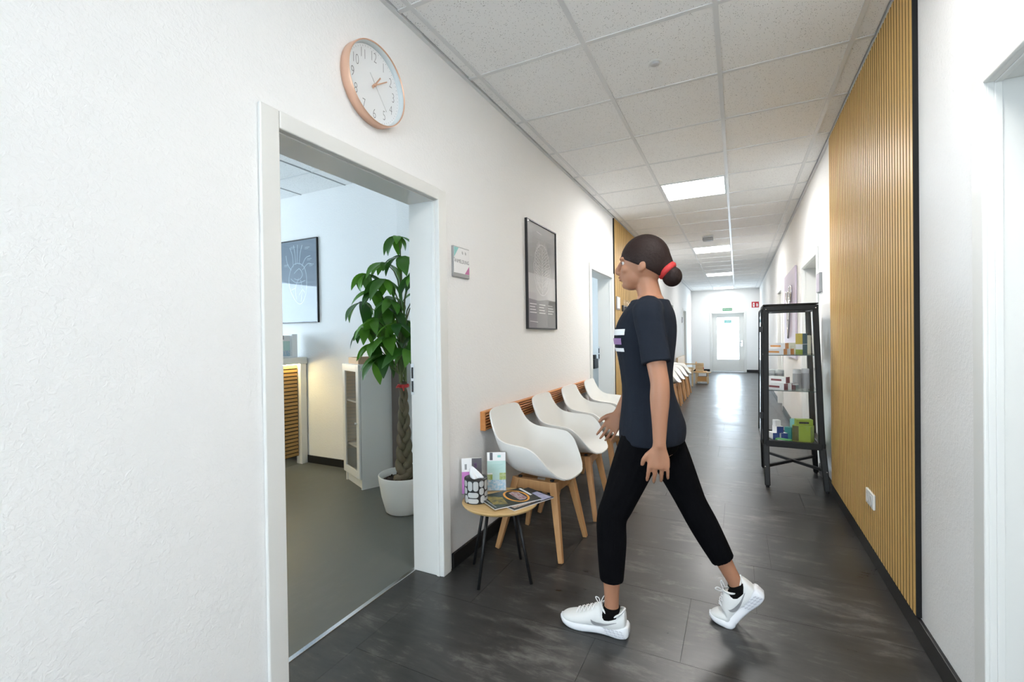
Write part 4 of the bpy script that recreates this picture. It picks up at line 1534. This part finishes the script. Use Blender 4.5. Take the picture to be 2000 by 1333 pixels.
# (azimuth, radius, height of the tip) of the leaf hands; canopy reaches to the left towards the door opening
hands = [(205, .26, 1.76), (190, .34, 1.56), (230, .20, 1.62), (215, .27, 1.36), (180, .22, 1.45), (250, .22, 1.42), (265, .16, 1.70), (200, .12, 1.84),
         (235, .10, 1.50), (285, .18, 1.55), (300, .22, 1.38), (225, .16, 1.27), (195, .24, 1.24), (260, .12, 1.30), (150, .20, 1.60), (120, .20, 1.42),
         (90, .22, 1.64), (40, .26, 1.52), (0, .28, 1.66), (330, .24, 1.72), (310, .14, 1.86), (20, .20, 1.40), (345, .20, 1.30), (60, .15, 1.80), (250, .03, 2.03), (200, .17, 1.14), (240, .14, 1.16), (320, .2, 1.2)]
tops = [(-.02, -.01, .95), (.015, .01, .95), (.0, -.02, .95)]
for i, (az, r, zt_) in enumerate(hands):
    a = math.radians(az)
    tip = Vector((r * math.cos(a), r * math.sin(a), zt_))
    b0 = Vector(tops[i % 3])
    mid = Vector((tip.x * .25, tip.y * .25, zt_ - .10 - .25 * r))
    if mid.z < 1.02:
        mid.z = 1.02
    pts = catmull([tuple(b0), (b0.x * .6 + mid.x * .3, b0.y * .6 + mid.y * .3, (b0.z + mid.z) / 2), tuple(mid), tuple(tip)], 10)
    MB().tube(pts, [.009 - .006 * k / 9 for k in range(10)], 6).build('stem', M_STEM, plant, smooth=True)
    nl = random.choice((5, 6, 6, 7))
    for k in range(nl):
        spread = (k / nl) * 2 * PI
        la = a + spread + random.uniform(-.2, .2)
        pit = random.uniform(.25, .75)
        sc_ = random.uniform(.8, 1.12) * (1.0 if abs(math.cos(spread / 2)) > .3 else .7)
        o = bpy.data.objects.new('leaf', random.choice(LEAFS))
        o.parent = plant
        COL.objects.link(o)
        q = Matrix.Translation(tip) @ Matrix.Rotation(la, 4, 'Z') @ Matrix.Rotation(pit, 4, 'Y') @ Matrix.Rotation(random.uniform(-.4, .4), 4, 'X') @ Matrix.Diagonal((sc_, sc_, sc_, 1))
        o.matrix_local = q

# ------------------------------------------------------------------ walking person
random.seed(5)


def ering(c, rx, ry, n=28, yaw=0.0, tilt=0.0):
    out = []
    for i in range(n):
        a = 2 * PI * i / n
        x, y = rx * math.cos(a), ry * math.sin(a)
        out.append((c[0] + x * math.cos(yaw) - y * math.sin(yaw), c[1] + x * math.sin(yaw) + y * math.cos(yaw), c[2] + x * tilt))
    return out


def limb(mb, P, n=16, ns=None, flat=False):
    """P: (x, y, z, r) smoothed"""
    S = catmull(P, ns or len(P) * 5)
    pts = [s[:3] for s in S]
    rad = [max(.002, s[3]) for s in S]
    # rounded ends
    a = (Vector(pts[0]) - Vector(pts[1])).normalized()
    b = (Vector(pts[-1]) - Vector(pts[-2])).normalized()
    pre = [tuple(Vector(pts[0]) + a * rad[0] * k) for k in (.85, .55)]
    post = [tuple(Vector(pts[-1]) + b * rad[-1] * k) for k in (.55, .85)]
    if flat:
        mb.tube(pre + pts, [rad[0] * .5, rad[0] * .84] + rad, n)
        return
    mb.tube(pre + pts + post, [rad[0] * .5, rad[0] * .84] + rad + [rad[-1] * .84, rad[-1] * .5], n)


def fuse(mb, name, m, voxel=.006, smooth=6, parent=None, factor=.5):
    me = mb.mesh('tmp')
    o = bpy.data.objects.new('tmp', me)
    COL.objects.link(o)
    r = o.modifiers.new('r', 'REMESH')
    r.mode = 'VOXEL'
    r.voxel_size = voxel
    s = o.modifiers.new('s', 'SMOOTH')
    s.iterations = smooth
    s.factor = factor
    dg = bpy.context.evaluated_depsgraph_get()
    me2 = bpy.data.meshes.new_from_object(o.evaluated_get(dg))
    bpy.data.objects.remove(o)
    me2.name = name
    me2.materials.clear()
    ob = bpy.data.objects.new(name, me2)
    finish(ob, m, parent, smooth=True)
    return ob


HY = 2.06                                           # body midline
HIPL, HIPR = (-.350, 1.970, .860), (-.335, 2.140, .860)
KNL, ANL = (-.490, 1.930, .490), (-.492, 1.915, .100)
KNR, ANR = (-.185, 2.165, .515), (-.008, 2.195, .172)
SHL, ELL, WRL = (-.322, 1.885, 1.365), (-.268, 1.815, 1.085), (-.270, 1.800, .850)
SHR, ELR, WRR = (-.335, 2.245, 1.365), (-.430, 2.295, 1.100), (-.535, 2.270, .885)
TORSO = [(.76, -.345, .095, .150), (.82, -.340, .112, .172), (.88, -.338, .114, .172), (.95, -.345, .102, .155), (1.03, -.355, .090, .137), (1.10, -.360, .090, .138),
         (1.18, -.362, .100, .150), (1.26, -.365, .112, .163), (1.32, -.358, .106, .170), (1.37, -.348, .088, .172), (1.405, -.342, .068, .135), (1.44, -.340, .054, .075)]


def torso(mb, z0, z1, off, hem=0.0):
    S = catmull([(z, c, rx, ry) for z, c, rx, ry in TORSO], 48)
    fl_ = lambda z: hem * max(0, min(1, (1.0 - z) / .12))
    mb.rings([ering((c, HY, z), rx + off + fl_(z), ry + off + fl_(z), 32) for z, c, rx, ry in S if z0 <= z <= z1])


def hand_geo(mb, wrist, d, thumb_side, nrm, curl, sc_=1.0):
    w = Vector(wrist)
    d = Vector(d).normalized()
    s = Vector(thumb_side)
    s = (s - d * s.dot(d)).normalized()
    n = d.cross(s)
    if n.dot(Vector(nrm)) < 0:
        n = -n
    rs = []
    for t, hw, ht in ((-.012, .024, .020), (.012, .028, .019), (.045, .040, .016), (.078, .043, .014), (.090, .038, .011)):
        c = w + d * (t * sc_)
        rs.append([c + s * (hw * sc_ * math.cos(2 * PI * i / 16)) + n * (ht * sc_ * math.sin(2 * PI * i / 16)) for i in range(16)])
    mb.rings(rs)
    for k, (off, L, r, cu) in enumerate(((.033, .070, .0085, .9), (.0112, .078, .0088, 1.0), (-.0112, .073, .0085, 1.1), (-.032, .058, .0076, 1.2))):
        p = w + d * (.068 * sc_) + s * (off * sc_)
        pts, ang = [p, w + d * (.088 * sc_) + s * (off * 1.06 * sc_)], 0
        q = pts[-1].copy()
        for seg, fr in enumerate((.42, .32, .26)):
            ang += curl * cu * (.45, .55, .4)[seg]
            dv = d * math.cos(ang) + n * math.sin(ang) + s * (off * 2.0)
            q = q + dv.normalized() * (L * fr * sc_)
            pts.append(q.copy())
        mb.tube(pts, [r * sc_, r * 1.02 * sc_, r * .95 * sc_, r * .88 * sc_, r * .66 * sc_], 10)
    b = w + d * (.022 * sc_) + s * (.020 * sc_)
    pts = [b, b + d * .022 + s * .022 + n * .006, b + d * .045 + s * .036 + n * .014, b + d * .068 + s * .040 + n * .022]
    mb.tube(pts, [.014 * sc_, .0125 * sc_, .0105 * sc_, .0075 * sc_], 10)


body = MB()
torso(body, .76, 1.45, 0)
limb(body, [(-.338, HY, 1.40, .060), (-.346, HY, 1.46, .050), (-.362, HY, 1.53, .050)])
HX, HZ = -.376, 1.592
body.ball((HX + .012, HY, HZ + .010), (.098, .074, .104), 28, 18)            # skull
body.ball((HX - .030, HY, HZ - .045), (.062, .058, .070), 24, 14)            # face
body.ball((HX - .045, HY, HZ - .088), (.040, .040, .030), 20, 12)            # jaw
body.ball((HX - .070, HY, HZ - .094), (.018, .022, .016), 14, 10)            # chin
limb(body, [(HX - .083, HY, HZ + .018, .008), (HX - .098, HY, HZ - .006, .009), (HX - .108, HY, HZ - .030, .0115), (HX - .096, HY, HZ - .038, .012)], 10)
for s in (-1, 1):
    body.ball((HX - .092, HY + s * .011, HZ - .036), (.010, .008, .008), 10, 8)
    body.ball((HX - .074, HY + s * .030, HZ + .020), (.018, .026, .010), 12, 8)      # brow
    body.ball((HX - .060, HY + s * .036, HZ - .028), (.024, .024, .024), 12, 8)      # cheek
    body.ball((HX + .018, HY + s * .074, HZ - .012), (.018, .008, .030), 14, 10)     # ear
    body.ball((HX + .010, HY + s * .070, HZ - .036), (.010, .008, .012), 10, 8)
body.ball((HX - .088, HY, HZ - .058), (.012, .022, .007), 12, 8)
body.ball((HX - .085, HY, HZ - .069), (.011, .020, .007), 12, 8)
for S_, E_, W_ in ((SHL, ELL, WRL), (SHR, ELR, WRR)):
    md = lambda a, b, t: tuple(lerp(a[i], b[i], t) for i in range(3))
    limb(body, [(*S_, .050), (*md(S_, E_, .4), .043), (*md(S_, E_, .8), .037), (*E_, .036), (*md(E_, W_, .25), .037), (*md(E_, W_, .65), .029), (*W_, .0235)])
for H_, K_, A_ in ((HIPL, KNL, ANL), (HIPR, KNR, ANR)):
    limb(body, [(*H_, .085), (*md(H_, K_, .4), .074), (*md(H_, K_, .8), .057), (*K_, .052), (*md(K_, A_, .22), .051), (*md(K_, A_, .45), .046), (*md(K_, A_, .75), .034), (*md(K_, A_, .92), .031), (*A_, .033)])
hand_geo(body, WRL, (-.05, .0, -1), (-1, -.2, 0), (0, 1, 0), .55)
hand_geo(body, WRR, (-.45, -.06, -.85), (-.85, .1, .45), (0, -1, 0), .5)
# feet inside the shoes
limb(body, [(*ANL, .032), (-.50, 1.913, .06, .026), (-.56, 1.906, .045, .022)])
limb(body, [(*ANR, .032), (-.015, 2.197, .13, .025), (-.045, 2.198, .07, .020)])
person = fuse(body, 'person', M_SKIN, .0045, 5)
tag(person, 'person with dark hair, navy t-shirt, black cropped trousers and white trainers walking left', 'person')

M_EYE = mat('eye white', (.75, .73, .70), .2)
M_IRIS = mat('dark iris', (.03, .018, .012), .15)
for s in (-1, 1):
    ey_ = MB().ball((HX - .0705, HY + s * .031, HZ + .002), .0102, 14, 10).build('eye', M_EYE, person, smooth=True)
    MB().ball((HX - .0778, HY + s * .032, HZ + .002), .0055, 10, 8).build('iris', M_IRIS, ey_, smooth=True)
    MB().tube([(HX - .0855, HY + s * .014, HZ + .022), (HX - .0835, HY + s * .030, HZ + .027), (HX - .0685, HY + s * .049, HZ + .022)], [.0025, .0038, .002], 8).build('eyebrow', M_HAIR, person, smooth=True)
mb = MB().ball((HX - .0945, HY, HZ - .058), (.0075, .019, .0045), 12, 8).ball((HX - .0915, HY, HZ - .0685), (.0075, .017, .0050), 12, 8)
mb.build('lips', M_LIP, person, smooth=True)
# hair: cap over the skull, combed back to a low bun
hr = MB()
rs = []
for k in range(15):
    th = k / 14 * PI * .70
    ring = []
    for i in range(32):
        a = 2 * PI * i / 32
        back = .5 + .5 * math.cos(a)                # 1 at the back (+x)
        t = th * (.66 + .44 * back)
        ring.append((HX + .016 + .107 * math.sin(t) * math.cos(a), HY + .083 * math.sin(t) * math.sin(a), HZ + .014 + .112 * math.cos(t)))
    rs.append(ring)
hr.rings(rs)
limb(hr, [(HX + .075, HY, HZ + .02, .05), (HX + .100, HY, HZ - .025, .040), (HX + .118, HY, HZ - .055, .034)], 14)
hr.ball((HX + .128, HY, HZ - .068), (.042, .042, .044), 16, 12)
hair = fuse(hr, 'hair', M_HAIR, .005, 3, person)
MB().lathe([(.032, -.016), (.044, -.008), (.046, .004), (.040, .013), (.032, .016)], 20).build('hair_tie', M_RED, hair, smooth=True)
ht = hair.children[0]
ht.matrix_local = Matrix.Translation((HX + .108, HY, HZ - .040)) @ Matrix.Rotation(math.radians(135), 4, 'Y')
sh = MB()
torso(sh, .805, 1.432, .019, .006)
for S_, E_ in ((SHL, ELL), (SHR, ELR)):
    e_ = md(S_, E_, .72)
    limb(sh, [(S_[0], S_[1] + (.05 if S_[1] < HY else -.05), S_[2] + .012, .058), (*S_, .060), (*md(S_, E_, .35), .056), (*e_, .057)], flat=True)
shirt = fuse(sh, 't_shirt', M_SHIRT, .005, 3, person)
# printed stripes on the chest, wrapped on the shirt surface
def wrap(z0, z1, a0, a1, m, off=.0215):
    S = catmull([(z, c, rx, ry) for z, c, rx, ry in TORSO], 60)

    def at(z):
        for q in range(len(S) - 1):
            if S[q][0] <= z <= S[q + 1][0]:
                t = (z - S[q][0]) / (S[q + 1][0] - S[q][0])
                return [lerp(S[q][j], S[q + 1][j], t) for j in range(4)]
    mb = MB()
    NA, NZ = 14, 4
    vs = []
    for iz in range(NZ + 1):
        z = lerp(z0, z1, iz / NZ)
        _, c, rx, ry = at(z)
        for ia in range(NA + 1):
            a = math.radians(lerp(a0, a1, ia / NA))
            vs.append((c + (rx + off) * math.cos(a), HY + (ry + off) * math.sin(a), z))
    mb.add(vs, [(iz * (NA + 1) + ia, iz * (NA + 1) + ia + 1, (iz + 1) * (NA + 1) + ia + 1, (iz + 1) * (NA + 1) + ia) for iz in range(NZ) for ia in range(NA)])
    mb.build('chest_print', m, shirt, smooth=True)


wrap(1.275, 1.300, 172, 246, MATS['white print'])
wrap(1.235, 1.262, 172, 238, M_PURPLE)
wrap(1.205, 1.220, 172, 242, MATS['white print'])

pn = MB()
torso(pn, .765, .98, .008)
for H_, K_, A_ in ((HIPL, KNL, ANL), (HIPR, KNR, ANR)):
    limb(pn, [(*H_, .094), (*md(H_, K_, .4), .086), (*md(H_, K_, .8), .070), (*K_, .064), (*md(K_, A_, .25), .063), (*md(K_, A_, .48), .057), (*md(K_, A_, .68), .050)], flat=True)
trousers = fuse(pn, 'trousers', M_PANTS, .005, 3, person)


def shoe(label, heel, dirx, bend):
    """heel: ground point under the heel when flat; toe along dirx; bend lifts the heel round the ball"""
    ang = math.radians(bend)
    ballu = .195
    dv = Vector((dirx[0], dirx[1], 0)).normalized()
    sv = Vector((-dv.y, dv.x, 0))

    def T(u, v, w):
        if ang and u < ballu + .03:
            k = min(1, (ballu + .03 - u) / .06)
            a = ang * k
            du, dw = u - ballu, w
            u2 = ballu + du * math.cos(a) + dw * math.sin(a)
            w2 = -du * math.sin(a) + dw * math.cos(a)
            u, w = u2, w2
        p_ = Vector(heel) + dv * u + sv * v
        return (p_.x, p_.y, p_.z + w)
    root = None
    # upper: u, half width, top height
    U = [(.000, .018, .085), (.006, .031, .112), (.028, .039, .100), (.055, .041, .088), (.085, .041, .096), (.105, .041, .116), (.125, .042, .110), (.155, .045, .090), (.190, .047, .072), (.225, .046, .060), (.255, .036, .052), (.272, .022, .044), (.280, .008, .036)]
    S = catmull(U, 40)
    rs = []
    for u, hw, top_ in S:
        ring = []
        for i in range(20):
            a = 2 * PI * i / 20
            ca, sa = math.cos(a), math.sin(a)
            v = hw * math.copysign(abs(ca) ** .75, ca) * (1 if sa < 0 else 1 - .28 * sa * min(1, top_ / .1))
            w = .018 + (top_ - .018) * (.5 + .5 * math.copysign(abs(sa) ** .8, sa))
            ring.append(T(u, v, w))
        rs.append(ring)
    up_ = MB().rings(rs).build('shoe', M_SHOE, person, smooth=True, label=label)
    # sole
    Q = [(-.012, .022, .045, .010), (.0, .034, .050, .003), (.03, .039, .044, .0), (.08, .037, .036, .003), (.13, .041, .034, .004), (.19, .049, .032, .0), (.235, .048, .030, .003), (.268, .034, .030, .010), (.286, .012, .034, .020)]
    S = catmull(Q, 36)
    rs = []
    for u, hw, t_, b_ in S:
        hw = max(hw, .004)
        rs.append([T(u, v, w) for v, w in ((-hw * .9, b_), (-hw, b_ + .006), (-hw * 1.02, (t_ + b_) / 2), (-hw * .97, t_ - .003), (-hw * .9, t_), (hw * .9, t_), (hw * .97, t_ - .003), (hw * 1.02, (t_ + b_) / 2), (hw, b_ + .006), (hw * .9, b_))])
    sole = MB().rings(rs).build('sole', M_SOLE, up_, smooth=True)
    mb = MB()
    for k in range(5):
        for j in range(3):
            u = -.002 + k * .017 + .006 * j
            hw = .041
            for s in (-1, 1):
                mb.tube([T(u, s * hw, .013 + j * .010), T(u + .012, s * hw, .017 + j * .010)], .0018, 6)
    mb.build('heel_facets', mat('grey foam groove', (.55, .55, .60), .6), up_)['kind'] = 'stuff'
    # laces
    mb = MB()
    for k in range(5):
        u = .122 + k * .018
        top_ = lerp(.106, .074, k / 4) + .002
        for s in (-1, 1):
            mb.tube([T(u, s * .024, top_ - .010), T(u + .007, s * .010, top_ + .001), T(u + .013, -s * .010, top_ - .002), T(u + .018, -s * .024, top_ - .016)], .0022, 6)
    for s in (-1, 1):
        lp_ = [(0, 0, 0), (-.004 + s * .014, s * .008, .016), (s * .020 - .004, s * .012, .034), (s * .008 - .006, s * .010, .030), (0, 0, 0)]
        mb.tube(catmull([T(.112 + a, b - .006, .108 + c_) for a, b, c_ in lp_], 18), .0021, 6)
    mb.build('laces', M_WHITE, up_, smooth=True)['kind'] = 'stuff'
    # collar rim and dark lining
    mb = MB()
    cpts = [(.004, .0, .114), (.020, .026, .102), (.05, .033, .086), (.080, .031, .094), (.100, .018, .113), (.105, 0, .119), (.100, -.018, .113), (.080, -.031, .094), (.05, -.033, .086), (.020, -.026, .102), (.004, 0, .114)]
    mb.tube([T(*q) for q in catmull(cpts, 40)], .0045, 8)
    mb.build('collar', M_SHOE, up_, smooth=True)
    # curved tick emblem on both sides, laid on the upper
    SU = catmull(U, 160)

    def side(u, w):
        q = min(SU, key=lambda r_: abs(r_[0] - u))
        f = max(0.02, min(.98, (w - .018) / (q[2] - .018)))
        k = 2 * f - 1
        sa = math.copysign(abs(k) ** 1.25, k)
        ca = math.sqrt(max(0, 1 - sa * sa))
        return q[1] * ca ** .75 * (1 if sa < 0 else 1 - .28 * sa * min(1, q[2] / .1)) + .0012
    for s in (-1, 1):
        tk_ = [(.142, .066, .001), (.140, .056, .010), (.128, .047, .016), (.105, .046, .014), (.075, .053, .008), (.034, .068, .002)]
        S = catmull(tk_, 26)
        mb = MB()
        vs = []
        for u, w, th in S:
            for dw in (-th / 2, th / 2):
                vs.append(T(u, s * side(u, w + dw), w + dw))
        mb.add(vs, [(2 * i, 2 * i + 1, 2 * i + 3, 2 * i + 2) for i in range(len(S) - 1)])
        mb.build('tick_emblem', M_SWOOSH, up_, smooth=True)
    return up_


shoe('white trainer flat on the floor in front', (-.432, 1.922, 0), (-1, -.05), 0)
shoe('white trainer behind with lifted heel', (.163, 2.20, 0), (-1, 0), 50)
for A_, K_, F_ in ((ANL, KNL, (-.56, 1.908, .050)), (ANR, KNR, (-.050, 2.197, .085))):
    d_ = (Vector(K_) - Vector(A_)).normalized()
    mb = MB()
    mb.tube([tuple(Vector(A_) + d_ * .016), tuple(Vector(A_) - d_ * .01), tuple(lerp(Vector(A_), Vector(F_), .35) - d_ * .012), F_], [.0365, .0365, .033, .026], 18)
    mb.build('sock', M_SOCK, person, smooth=True)
